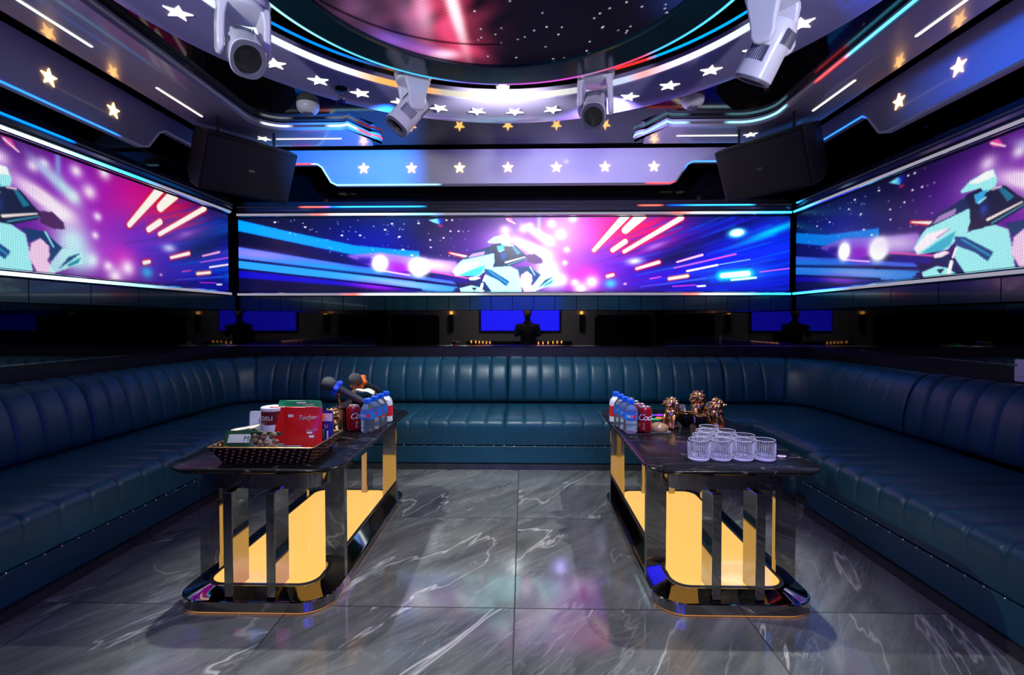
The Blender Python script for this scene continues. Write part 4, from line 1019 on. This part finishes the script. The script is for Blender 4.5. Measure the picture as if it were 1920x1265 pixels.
def can(label, loc, mat='can_red', text=True, ph=-PI/2, top='alu'):
    r = thing('drink_can', label, 'can', loc)
    MB().lathe([(.034, 0), (.036, .002), (.045, .014), (.047, .02), (.047, .156), (.044, .166), (.040, .172)], 36).build('body', mat, r, angle=50)
    MB().lathe([(.040, .170), (.0415, .174), (.0405, .177), (.038, .174), (.037, .170)], 32, cap1=True).build('lid', top, r)
    MB().prism(rrect(-.006, .018, -.009, .009, .008, n=4), .171, .174).build('ring_pull', top, r)
    if text:
        def wrap(x, y): a = ph+x/.0476; return (.0477*math.cos(a), .0477*math.sin(a), .108+y)
        text_mb('Coca', .060, wrap, .35, .85).build('lettering', 'white', r, smooth=False, recalc=False)
        text_mb('IIII', .016, lambda x, y: (lambda a: (.0477*math.cos(a), .0477*math.sin(a), .045+y))(ph-.25+x/.0476), 0).build('small_print', 'grey_print', r, smooth=False, recalc=False) if False else None
        mb = MB()
        for k in range(4):
            mb.add([(lambda a, z: (.0477*math.cos(a), .0477*math.sin(a), z))(ph-.35+.22*((i in (1, 2))), .028+.012*k+(.005 if i > 1 else 0)) for i in range(4)], [(0, 1, 2, 3)])
        o = mb.build('small_print', 'grey_print', r, smooth=False, recalc=False); o['kind'] = 'stuff'
    return r
# right table bottles and cans
bottle('front clear water bottle beside the red cola can on the right table', (.735, 3.40, TZ))
bottle('second clear water bottle in the row of the right table', (.722, 3.515, TZ))
bottle('third clear water bottle in the row of the right table', (.712, 3.63, TZ))
bottle('white and red milk tea bottle last in the bottle row, right table', (.70, 3.75, TZ), milky=True)
can('red cola can beside the glasses side of the right table, front of its row', (.835, 3.415, TZ), ph=-PI/2-.12)
M['can_green'] = pm('can_green', (.05, .22, .12), .25, .4, coat=.4); M['can_silver'] = pm('can_silver', (.5, .5, .52), .25, .8)
can('silver topped red drink can directly behind the front cola can, right table', (.822, 3.53, TZ), text=False)
can('green drink can with a silver lid behind the red ones on the right table', (.808, 3.645, TZ), 'can_green', False)
can('can with a copper coloured top at the back of the can row, right table', (.80, 3.77, TZ+.0), 'copper', False, top='copper')
# left table
can('red cola can in front of the black tissue box on the left table', (-1.183, 3.419, TZ), ph=-PI/2+1.0)
bottle('front clear water bottle right of the cola can on the left table', (-1.072, 3.388, TZ))
bottle('middle clear water bottle in the row of the left table', (-1.056, 3.50, TZ))
bottle('third clear water bottle of the left table, just before the milky one', (-1.048, 3.612, TZ))
bottle('white and red milk tea bottle last in the bottle row, left table', (-1.038, 3.725, TZ), milky=True)

# tumblers
def tumbler(label, loc):
    r = thing('whisky_tumbler', label, 'glass', loc, group='cut glass tumblers on the right table')
    nfl = 26
    H_ = .112; R_ = .0565
    out = [(.050, 0), (.055, .003), (R_, .010), (R_, .05), (R_, .096), (R_-.0005, H_-.002), (R_-.0015, H_)]
    inn = [(R_-.003, H_-.001), (R_-.004, .09), (R_-.005, .06), (R_-.007, .034), (R_-.02, .026), (.012, .0235), (.002, .023)]
    MB().lathe(out+inn, 64).build('body', 'glass', r, angle=50)
    mb = MB()
    for i in range(34):
        a = 2*PI*i/34; T = Matrix.Rotation(a, 4, 'Z') @ Matrix.Translation((R_-.0004, 0, 0))
        mb.loft([[(0, -.0002, .030), (.0009, 0, .030), (0, .0002, .030)], [(0, -.0017, .040), (.0024, 0, .040), (0, .0017, .040)], [(0, -.0017, .088), (.0024, 0, .088), (0, .0017, .088)], [(0, -.0002, .102), (.0009, 0, .102), (0, .0002, .102)]], T=T)
    o = mb.build('flutes', 'glass_cut', r, smooth=False); o['kind'] = 'stuff'
    MB().lathe([(.049, -.0002), (.0555, .0032), (R_+.0012, .010), (R_+.0012, .015), (R_-.0002, .017)], 52, cap1=False).build('foot', 'glass_cut', r, angle=60)
    MB().tube([((R_-.0018)*math.cos(t), (R_-.0018)*math.sin(t), H_) for t in np.linspace(0, 2*PI, 49)], .0013, 6, cap=False).build('rim', 'glass_cut', r)
    mb = MB()
    for k in range(2):
        for i in range(26):
            a = 2*PI*(i+.5*k)/26; z = .024+.009*k; q = R_-.0002
            c = Vector((q*math.cos(a), q*math.sin(a), z)); t = Vector((-math.sin(a), math.cos(a), 0)); u = Vector((0, 0, 1)); o_ = Vector((math.cos(a), math.sin(a), 0))
            mb.add([tuple(c+t*.005), tuple(c+u*.005), tuple(c-t*.005), tuple(c-u*.005), tuple(c+o_*.0025)], [(0, 1, 4), (1, 2, 4), (2, 3, 4), (3, 0, 4)])
    o = mb.build('diamond_cuts', 'glass_cut', r, smooth=False, recalc=False); o['kind'] = 'stuff'
    return r
g0 = None
names = {(0, 0): 'leftmost cut glass tumbler of the front row of four', (0, 1): 'second cut glass tumbler from the left in the front row', (0, 2): 'third cut glass tumbler from the left in the front row', (0, 3): 'rightmost cut glass tumbler of the front row of four',
         (1, 0): 'left cut glass tumbler of the second row of three', (1, 1): 'middle cut glass tumbler of the second row of three', (1, 2): 'right cut glass tumbler of the second row of three', (2, 0): 'left cut glass tumbler of the third row', (2, 1): 'right cut glass tumbler of the third row', (3, 0): 'single cut glass tumbler at the back point of the triangle'}
for (row, k), lb in names.items():
    p = (.971+.1195*k+.0597*row, 2.752+.1125*row, TZ)
    if g0 is None: g0 = tumbler(lb, p)
    else: dup(g0, p, .07*row+.11*k, lb)
dup(g0, (1.19, 3.84, TZ), .3, 'cut glass tumbler behind the gold lions, left one', 'cut glass tumblers on the right table'); dup(g0, (1.45, 3.97, TZ), .1, 'cut glass tumbler behind the tallest gold lion', 'cut glass tumblers on the right table')

def lion(label, loc, rz, sc_=1.0, seed=1):
    r = thing('gold_lion_figurine', label, 'ornament', loc, rz, group='gold lion figurines')
    rng = random.Random(seed); K = sc_
    mb = MB()
    mb.lathe([(.046*K, 0), (.05*K, .006*K), (.044*K, .018*K), (.034*K, .03*K), (.040*K, .055*K), (.046*K, .085*K), (.040*K, .115*K), (.03*K, .13*K)], 20, rf=lambda a, z: 1+.07*math.sin(5*a+40*z))
    for s_ in (-1, 1):
        mb.tube([(s_*.028*K, -.02*K, .085*K), (s_*.034*K, -.045*K, .05*K), (s_*.030*K, -.050*K, .006*K)], [.016*K, .012*K, .013*K], 10)
    mb.build('body', 'gold', r, angle=60)
    hd = MB(); c = (0, -.012*K, .160*K)
    hd.sphere(c, (.034*K, .034*K, .036*K), 18, 12); hd.sphere((0, -.044*K, .152*K), (.018*K, .018*K, .015*K), 14, 8); hd.sphere((0, -.058*K, .158*K), (.008*K, .006*K, .006*K), 10, 6)
    for s_ in (-1, 1):
        hd.sphere((s_*.014*K, -.038*K, .172*K), .006*K, 8, 6); hd.sphere((s_*.026*K, -.008*K, .192*K), (.009*K, .006*K, .011*K), 8, 6)
    hm = hd.build('head', 'gold', r, angle=60)
    mn = MB()
    for i in range(46):
        a = rng.uniform(0, 2*PI); e = rng.uniform(-.9, 1.25)
        d = Vector((math.cos(a)*math.cos(e), abs(math.sin(a))*math.cos(e)*.9-.15, math.sin(e))).normalized()
        p = Vector(c)+d*.026*K; q = p+d*.024*K*rng.uniform(.8, 1.3)+Vector((0, .004, -.012*K)); w_ = q+Vector((rng.uniform(-.008, .008), .004, -.014))*K
        mn.tube([tuple(p), tuple((p+q)/2), tuple(q), tuple(w_)], [.011*K, .011*K, .007*K, .0015*K], 7)
    mn.build('mane', 'gold', hm, angle=70)
    tl = MB(); tl.tube([(0, .035*K, .03*K), (.02*K, .07*K, .05*K), (.03*K, .075*K, .10*K), (.01*K, .06*K, .13*K)], [.01*K, .009*K, .009*K, .014*K], 8); tl.build('tail', 'gold', r)
    return r
lion('gold lion figurine nearest the cola cans on the right table', (1.058, 3.56, TZ), math.radians(-35), 1.08, 1)
lion('gold lion figurine standing tallest in the middle, facing the sofa', (1.325, 3.78, TZ), math.radians(10), 1.18, 2)
lion('gold lion figurine right of the others, behind the tumblers', (1.375, 3.55, TZ), math.radians(70), 1.08, 3)
lion('gold lion figurine behind the blue snack pack on the left table', (-1.235, 3.16, TZ), math.radians(20), 1.0, 4)
def bowl(label, loc, R_):
    r = thing('mirror_bowl', label, 'bowl', loc, group='black mirror bowls between the gold lions')
    pr = [(R_*.45, 0), (R_*.55, .004), (R_*.9, .03), (R_, .055), (R_*.96, .082), (R_*.84, .095), (R_*.80, .094), (R_*.9, .07), (R_*.85, .035), (R_*.3, .012)]
    MB().lathe(pr, 32).build('body', 'black_gloss', r, angle=60)
    pts = [(R_*.83*math.cos(t), R_*.83*math.sin(t), .096) for t in np.linspace(0, 2*PI, 33)]
    MB().tube(pts, .006, 8).build('rim', 'gold', r)
    for s_ in (-1, 1):
        MB().tube([(s_*R_*.9, 0, .08), (s_*R_*1.15, -.01, .085), (s_*R_*1.2, -.015, .05), (s_*R_*.95, 0, .035)], .006, 8).build('handle', 'gold', r)
bowl('black mirror bowl with gold rim between the left and tall gold lions', (1.185, 3.63, TZ), .056); bowl('black mirror bowl with gold rim left of the rightmost gold lion', (1.255, 3.515, TZ), .040)
for nm, c, x, y, a, z in (('red', 'card_red', .985, 4.02, .3, 0), ('blue', 'card_blue', 1.03, 4.0, -.2, .004), ('purple', 'card_purple', 1.09, 3.98, .5, .008), ('green', 'card_green', 1.015, 3.86, .15, 0), ('orange', 'card_orange', 1.08, 3.88, -.4, .004)):
    o = MB().prism(rrect(-.045, .045, -.032, .032, .008, n=3), 0, .0035, T=Matrix.Rotation(a, 4, 'Z')).build('playing_card', c, bevel=.001, smooth=False)
    o.location = Vector((x, y, TZ+z))*S; tag(o, nm+' card of the loose bright cards behind the cola can', 'card', 'loose coloured cards on the right table')
bag = thing('snack_bag', 'small clear bag of brown snacks beside the cola can on the right table', 'snack bag', (.935, 3.44, TZ))
rng = random.Random(4)
mb = MB(); mb.loft([[(R1*1.25*math.cos(t)*(1+.12*math.sin(3*t+z*60)), R1*math.sin(t)*(1+.1*math.cos(4*t)), z) for t in np.linspace(0, 2*PI, 25)[:-1]] for R1, z in ((.045, 0), (.052, .01), (.05, .03), (.04, .05), (.02, .062))]); mb.build('contents', 'tan_bag', bag, angle=70)
MB().prism(rrect(-.075, .08, -.055, .05, .03, n=5), 0, .004).build('film_edge', 'pet', bag)
op = thing('bottle_opener', 'small dark bottle opener with a ring lying at the right end of the right table', 'opener', (1.49, 2.80, TZ))
MB().tube([(-.035+.022*math.cos(t), .01+.014*math.sin(t), .004) for t in np.linspace(0, 2*PI, 25)], .003, 6).build('ring', 'pouch_lilac', op)
MB().prism(rrect(-.012, .06, -.03, -.012, .008, n=3), 0, .007).build('handle', 'mic_black', op)
MB().lathe([(.005, .007), (.004, .010)], 12, T=Matrix.Translation((.045, -.021, 0))).build('rivet', 'gold_trim', op)

# basket and packets
bk = thing('snack_basket', 'black woven basket with gold rim holding packets on the left table', 'basket', (-1.39, 2.78, TZ))
def bl(x, y0, y1, z, r): return rrect(-x, x, y0, y1, r, z, 5)
mb = MB(); mb.loft([bl(.240, -.155, .17, .0, .02), bl(.285, -.21, .215, .094, .02), bl(.280, -.205, .21, .095, .02), bl(.235, -.150, .165, .006, .02)], True, True); mb.build('woven_body', 'basket', bk, smooth=False)
rp = bl(.2845, -.2095, .2145, .096, .02); rp.append(rp[0]); MB().tube(rp, .0038, 8, cap=False).build('rim', 'gold_trim', bk)
for s_ in (-1, 1):
    MB().tube([(s_*.281, -.04, .09), (s_*.290, -.04, .055), (s_*.288, .04, .055), (s_*.281, .04, .09)], .003, 6).build('handle', 'gold_trim', bk)
def pouch(nm, label, loc, w_, h, d, mat, rz=0, tiltx=0, top_round=.012, roll=0):
    r = thing(nm, label, 'snack packet', loc, rot=(tiltx, roll, rz))
    loops = []
    for k in range(15):
        v = k/14; th = d*(.35+.65*math.sin(PI*min(1, v*.95+.12))**.8)*(1-v**3*.85)+.0015
        ww = w_/2*(1-.02*math.sin(PI*v)); z = h*v
        if v > .93: ww -= top_round*(v-.93)/.07*.6
        if v == 0: th = d*.55
        lp = []
        n = 28
        for i in range(n):
            a = 2*PI*i/n; c, s_ = math.cos(a), math.sin(a)
            x = ww*math.copysign(abs(c)**.55, c); y = th*math.copysign(abs(s_)**1.1, s_)*(1+.08*math.sin(x*70+v*9))
            lp.append((x, y, z+.002*math.sin(x*40)*(v > .9)))
        loops.append(lp)
    MB().loft(loops).build('packet', mat, r, angle=70)
    def front(x, z):
        v = max(0, min(1, z/h)); th = d*(.35+.65*math.sin(PI*min(1, v*.95+.12))**.8)*(1-v**3*.85)+.0015
        u = min(.98, abs(x)/(w_/2)); s_ = (1-u**(2/.55))**.5
        return (x, -th*max(.1, s_)**1.1*1.09-.0022, z)
    return r, front
def patch(r, front, x0, x1, z0, z1, mat, name='print', n=6):
    mb = MB(); vs = [front(x0+(x1-x0)*i/n, z0+(z1-z0)*j/n) for j in range(n+1) for i in range(n+1)]
    mb.add(vs, [(j*(n+1)+i, j*(n+1)+i+1, (j+1)*(n+1)+i+1, (j+1)*(n+1)+i) for j in range(n) for i in range(n)]); return mb.build(name, mat, r, recalc=False)
def words(r, front, s_, size, x, z, mat, shear=0, name='lettering', lift=.001, rot=0):
    return text_mb(s_, size, lambda a, b: (lambda p: (p[0], p[1]-lift, p[2]))(front(x+a*math.cos(rot)-b*math.sin(rot), z+a*math.sin(rot)+b*math.cos(rot))), shear).build(name, mat, r, smooth=False, recalc=False)
BZ = TZ+.008
r, f = pouch('snack_pouch', 'front red snack pouch standing at the right of the basket', (-1.262, 2.80, BZ), .218, .262, .021, 'pouch_red', .06, -.05)
words(r, f, 'Tocher', .036, .03, .205, 'cream', .15, rot=.05); words(r, f, 'Tocher', .0365, .028, .2035, 'ink_green', .15, 'lettering_shadow', .0002, rot=.05)
patch(r, f, -.082, -.052, .207, .222, 'cream', 'emblem'); patch(r, f, -.10, .0, .004, .05, 'grey_print', 'clear_window'); patch(r, f, .03, .06, .115, .125, 'white', 'badge'); words(r, f, 'Snack', .026, .055, .135, 'grey_print', .2, 'tagline', rot=.15); patch(r, f, .042, .07, .092, .106, 'white', 'stamp')
r, f = pouch('snack_pouch', 'red snack pouch half hidden behind the front red one', (-1.375, 2.845, BZ), .218, .255, .019, 'pouch_red', .05, -.05)
patch(r, f, -.078, -.05, .20, .214, 'cream', 'emblem'); words(r, f, 'Tocher', .036, .04, .205, 'cream', .15, rot=.05); patch(r, f, -.09, -.01, .004, .05, 'grey_print', 'clear_window')
r, f = pouch('snack_pouch', 'green snack pouch behind the two red pouches', (-1.318, 2.888, BZ), .262, .286, .015, 'pouch_green', .02, -.03)
patch(r, f, -.02, .035, .27, .278, 'white', 'badge'); words(r, f, 'Tochi', .03, .05, .262, 'cream', .1)
r, f = pouch('coffee_pouch', 'white coffee pouch with a black flame mark left of the lidded canister', (-1.572, 2.895, BZ), .115, .222, .021, 'pouch_white', -.05, -.04)
words(r, f, 'Caf', .034, .028, .17, 'ink', .2)
mb = MB(); mb.add([f(-.018+.017*math.cos(t), .102+.019*math.sin(t)+.012*max(0, math.sin(t))**4) for t in np.linspace(0, 2*PI, 21)[:-1]], [tuple(range(20))]); mb.build('flame_mark', 'ink', r, smooth=False, recalc=False)
patch(r, f, .01, .05, .06, .085, 'ring_orange', 'orange_mark')
cn = thing('paper_canister', 'maroon and white canister with a white lid in the basket', 'canister', (-1.475, 2.885, BZ))
cb = MB().lathe([(.063, 0), (.064, .004), (.064, .235)], 36).build('body', 'pouch_white', cn)
MB().lathe([(.0648, .155), (.0648, .232)], 36, cap0=False, cap1=False).build('band', 'maroon', cb)
MB().lathe([(.067, .232), (.068, .235), (.068, .250), (.065, .253), (.058, .251)], 36).build('lid', 'plastic_white', cn)
text_mb('DELI', .034, lambda x, y: (.0655*math.cos(-PI/2-.1+x/.0655), .0655*math.sin(-PI/2-.1+x/.0655), .192+y)).build('lettering', 'white', cn, smooth=False, recalc=False)
r, f = pouch('snack_pouch', 'dark green packet with a clear window lying at the left end of the basket', (-1.565, 2.675, BZ), .19, .155, .017, 'pouch_dark', .05, math.radians(-18))
patch(r, f, -.065, .055, .085, .132, 'grey_print', 'clear_window'); words(r, f, 'M', .04, .035, .108, 'ink')
nb = thing('nut_bag', 'clear bag of brown nuts in front of the coffee pouch', 'snack bag', (-1.415, 2.685, BZ))
mb = MB(); rng = random.Random(9)
for k in range(34):
    mb.sphere((rng.uniform(-.062, .062), rng.uniform(-.022, .03), .012+rng.uniform(0, .125)), (rng.uniform(.013, .02), .013, rng.uniform(.012, .018)), 9, 6)
o = mb.build('nuts', 'nuts', nb); o['kind'] = 'stuff'
MB().box(-.085, .085, -.002, .004, .128, .148).build('seal', 'pouch_dark', nb, bevel=.002)
o = MB().loft([[(-.075, -.03, z) if False else (x, y, .135+.012*math.sin(x*30)+z) for x, y in rrect(-.075, .07, -.045, .05, .015, n=3)] for z in (0, .006)]).build('paper_napkin', 'cream', smooth=False); o.location = Vector((-1.60, 2.80, TZ+.008))*S; tag(o, 'crumpled cream napkin on top of the packets at the left of the basket', 'napkin')
r, f = pouch('snack_pouch', 'narrow navy and lilac snack pack in the right rear corner of the basket', (-1.162, 2.905, BZ), .072, .225, .014, 'pouch_navy', 0, 0)
patch(r, f, -.033, .033, .165, .21, 'pouch_lilac', 'lilac_panel'); patch(r, f, -.032, -.012, .18, .205, 'ring_orange', 'orange_mark'); patch(r, f, -.022, -.010, .06, .12, 'pouch_green', 'green_bar'); words(r, f, 'U', .03, .0, .135, 'white'); patch(r, f, .004, .012, .06, .11, 'white', 'white_bar')
# tissue box
tb = thing('tissue_box', 'black tissue box with a white tissue behind the cola can, left table', 'tissue box', (-1.185, 3.625, TZ))
MB().box(-.055, .055, -.075, .075, 0, .205).build('box', 'black_gloss', tb, bevel=.006)
mb = MB(); gx_, gy_ = 12, 6; vs = []
for j in range(gy_+1):
    for i in range(gx_+1):
        u, v = i/gx_, j/gy_; x = (-.10+.20*u); y = -.05+.07*v; z = .214+.035*math.sin(PI*u)*(1+.3*math.sin(9*u))+.02*u+.012*math.sin(7*v+5*u)
        vs.append((x, y, z))
fs = [(j*(gx_+1)+i, j*(gx_+1)+i+1, (j+1)*(gx_+1)+i+1, (j+1)*(gx_+1)+i) for j in range(gy_) for i in range(gx_)]
mb.add(vs, fs); t_ = mb.build('tissue', 'cream', tb, recalc=False); md = t_.modifiers.new('s', 'SOLIDIFY'); md.thickness = .0015
# microphone holder and microphones
mh = thing('microphone_holder', 'ornate gold microphone holder on the left table', 'microphone holder', (-1.300, 3.61, TZ))
MB().loft([rrect(-.05, .05, -.19, .19, .02, 0, 4), rrect(-.045, .045, -.185, .185, .02, .03, 4), rrect(-.05, .05, -.19, .19, .02, .05, 4), rrect(-.042, .042, -.18, .18, .02, .14, 4), rrect(-.05, .05, -.19, .19, .02, .155, 4)]).build('base', 'gold', mh, angle=30)
for y in (-.15, .15):
    mb = MB(); mb.tube([(0, y, .15), (.006, y, .19), (-.006, y, .23), (.0, y, .265)], [.010, .014, .009, .012], 10)
    mb.tube([(-.02, y-.015, .285), (-.024, y-.015, .268), (0, y, .256), (.024, y+.015, .268), (.02, y+.015, .285)], .006, 8); st = mb.build('stem', 'gold', mh)
def mic(label, head, tail, ringmat):
    h, t = Vector(head), Vector(tail); d = (t-h).normalized(); L = (t-h).length
    r = thing('microphone', label, 'microphone', head, group='two black karaoke microphones', rot=d.to_track_quat('Z', 'Y').to_euler())
    MB().lathe([(.012, -.046), (.03, -.038), (.044, -.02), (.049, 0), (.047, .018), (.040, .036), (.034, .044)], 24).build('grille', 'mesh_grey', r, angle=60)
    MB().lathe([(.035, .042), (.036, .05), (.034, .056), (.030, .075), (.027, .12), (.025, L-.02), (.022, L)], 24).build('handle', 'mic_black', r)
    mb = MB(); n = 16
    mb.lathe([(.034, .048), (.052, .052), (.056, .066), (.052, .080), (.034, .086)], 32, rf=lambda a, z: 1+.13*math.cos(6*a)*(1 if .05 < z < .082 else .2)); mb.build('anti_roll_ring', ringmat, r, angle=50)
    return r
mic('karaoke microphone with a blue ring, head toward the left sofa', (-1.372, 3.455, 1.085), (-1.12, 3.50, .935), 'ring_blue')
mic('karaoke microphone with an orange ring above the tissue box', (-1.268, 3.70, 1.085), (-1.17, 3.99, .955), 'ring_orange')

# ------------------------------------------------------------------ the wall behind the camera, seen only in the dark mirror
tv = thing('wall_television', 'large television with a plain blue picture behind the camera', 'television', (-.09, YF+.02, 1.2))
MB().box(-1.16, 1.16, -.018, .04, 0, 1.30).build('casing', 'black_matt', tv, bevel=.01)
MB().box(-1.12, 1.12, .041, .045, .03, 1.27).build('screen', 'tv_blue', tv, smooth=False)
for s_, nm in ((-1, 'left'), (1, 'right')):
    x0, x1 = (-3.85, -2.42) if s_ < 0 else (2.05, 3.71)
    al = thing('wall_niche', 'tall dark rounded niche on the front wall, ' + nm + ' of the television', 'niche', ((x0+x1)/2, YF+.005, 0), group='dark niches beside the television')
    h_ = (x1-x0)/2
    MB().loft([[(x, 0, z) for x, z in rrect(-h_, h_, .3, 1.68, .15)], [(x, .02, z) for x, z in rrect(-h_, h_, .3, 1.68, .15)]]).build('panel', 'black_matt', al, smooth=False)
    lb = thing('wall_lamp', 'slim dark wall lamp with amber glow, ' + nm + ' of the television', 'wall lamp', (s_*1.87-.2, YF+.03, 1.70), group='amber wall lamps beside the television')
    MB().box(-.06, .06, -.025, .05, -.5, .0).build('housing', 'black_matt', lb, bevel=.01)
    MB().box(-.035, .035, -.02, .06, .0, .08).build('glow', 'amber_bulb', lb, bevel=.01)
cs = thing('mixing_console', 'low console with rows of small amber lights under the television', 'console', (-.12, YF+.16, 0))
MB().box(-1.5, 1.5, -.14, .14, 0, .93).build('body', 'black_matt', cs, bevel=.02)
for x in (-1.35, -1.22, -1.12, -1.02, -.92, -.82, .55, .68, .82, .96, 1.08, 1.2):
    z = .86+.05*abs(x)-.04
    MB().box(x-.012, x+.012, .14, .15, z, z+.07).build('indicator', 'amber_bulb', cs, smooth=False)

# photographer crouching behind the camera, seen as a dark outline in the mirror
def skin_body(name, chains, mat, parent, sub=2):
    me = bpy.data.meshes.new(name); vs = []; es = []; rad = []
    for ch in chains:
        prev = None
        for p in ch:
            if isinstance(p, int): prev = p; continue
            vs.append(tuple(Vector(p[:3])*S)); rad.append(p[3]*S if len(p) == 4 else (p[3]*S, p[4]*S))
            if prev is not None: es.append((prev, len(vs)-1))
            prev = len(vs)-1
    me.from_pydata(vs, es, []); ob = bpy.data.objects.new(name, me); COL.objects.link(ob)
    ob.modifiers.new('skin', 'SKIN')
    for i, r_ in enumerate(rad):
        me.skin_vertices[0].data[i].radius = r_ if isinstance(r_, tuple) else (r_, r_)
    me.skin_vertices[0].data[0].use_root = True
    sd = ob.modifiers.new('sub', 'SUBSURF'); sd.levels = sub; sd.render_levels = sub
    me.materials.append(M[mat]); ob.parent = parent
    return ob
pp = thing('person', 'person in dark clothes sitting behind the camera, both hands raised in front', 'person', (.12, -.42, 0))
stl = thing('low_stool', 'low black stool under the seated person', 'stool', (.12, -.46, 0))
MB().lathe([(.20, .44), (.21, .455), (.21, .49), (.19, .51)], 28).build('seat', 'cloth_dark', stl)
for k in range(4):
    a = PI/4+k*PI/2; MB().tube([(.15*math.cos(a), .15*math.sin(a), .445), (.19*math.cos(a), .19*math.sin(a), 0)], .018, 8).build('leg', 'black_matt', stl)
ch = [
 [(0, -.04, .74, .20, .20), (0, -.05, .90, .20, .20), (0, -.03, 1.12, .22, .22), (0, 0, 1.30, .23, .23), (0, .01, 1.44, .13, .13), (0, .03, 1.54, .075), (0, .05, 1.60, .08), (0, .06, 1.70, .115, .13), (0, .05, 1.80, .10, .115)],
 [3, (-.27, 0, 1.37, .085), (-.33, .08, 1.12, .068), (-.26, .26, 1.14, .052), (-.16, .36, 1.26, .036)],
 [3, (.27, 0, 1.37, .085), (.33, .08, 1.12, .068), (.26, .26, 1.14, .052), (.16, .36, 1.26, .036)],
 [0, (-.15, .0, .67, .125), (-.24, .40, .70, .088), (-.24, .38, .38, .068), (-.24, .35, .10, .05), (-.25, .40, .045, .045), (-.25, .53, .035, .035)],
 [0, (.15, .0, .67, .125), (.24, .40, .70, .088), (.24, .38, .38, .068), (.24, .35, .10, .05), (.25, .40, .045, .045), (.25, .53, .035, .035)]]
pb = skin_body('body', ch, 'cloth_dark', pp)
for s_ in (-1, 1):
    fc = [[(s_*.16, .36, 1.26, .034), (s_*.145, .40, 1.30, .042, .02), (s_*.135, .43, 1.335, .04, .018)]]
    for k in range(4):
        x = s_*(.115+.017*k*1.4); fc.append([2, (x, .445, 1.355, .011), (x-s_*.01, .475, 1.385-.006*abs(k-1.5), .0105), (x-s_*.02, .47, 1.415-.008*abs(k-1.5), .0095)])
    fc.append([1, (s_*.115, .41, 1.30, .013), (s_*.09, .44, 1.325, .012), (s_*.075, .465, 1.34, .010)])
    skin_body('hand', fc, 'skin', pp)
hm = MB(); hm.sphere((0, .065, 1.735), (.108, .128, .155), 24, 16); hm.sphere((0, .19, 1.725), (.02, .028, .028), 10, 8)
hm.sphere((-.108, .06, 1.72), (.012, .028, .04), 10, 8); hm.sphere((.108, .06, 1.72), (.012, .028, .04), 10, 8); hm.tube([(0, .05, 1.55), (0, .055, 1.66)], .062, 14)
hm.build('head', 'skin', pp, angle=80)
hr = MB(); hr.sphere((0, .03, 1.775), (.122, .135, .135), 24, 14); hr.build('hair', 'hair', pp, angle=80)
for s_ in (-1, 1): MB().sphere((s_*.04, .183, 1.75), (.014, .008, .008), 10, 6).build('eye', 'white', pp)
MB().sphere((0, .178, 1.665), (.032, .012, .008), 12, 6).build('mouth', 'maroon', pp)
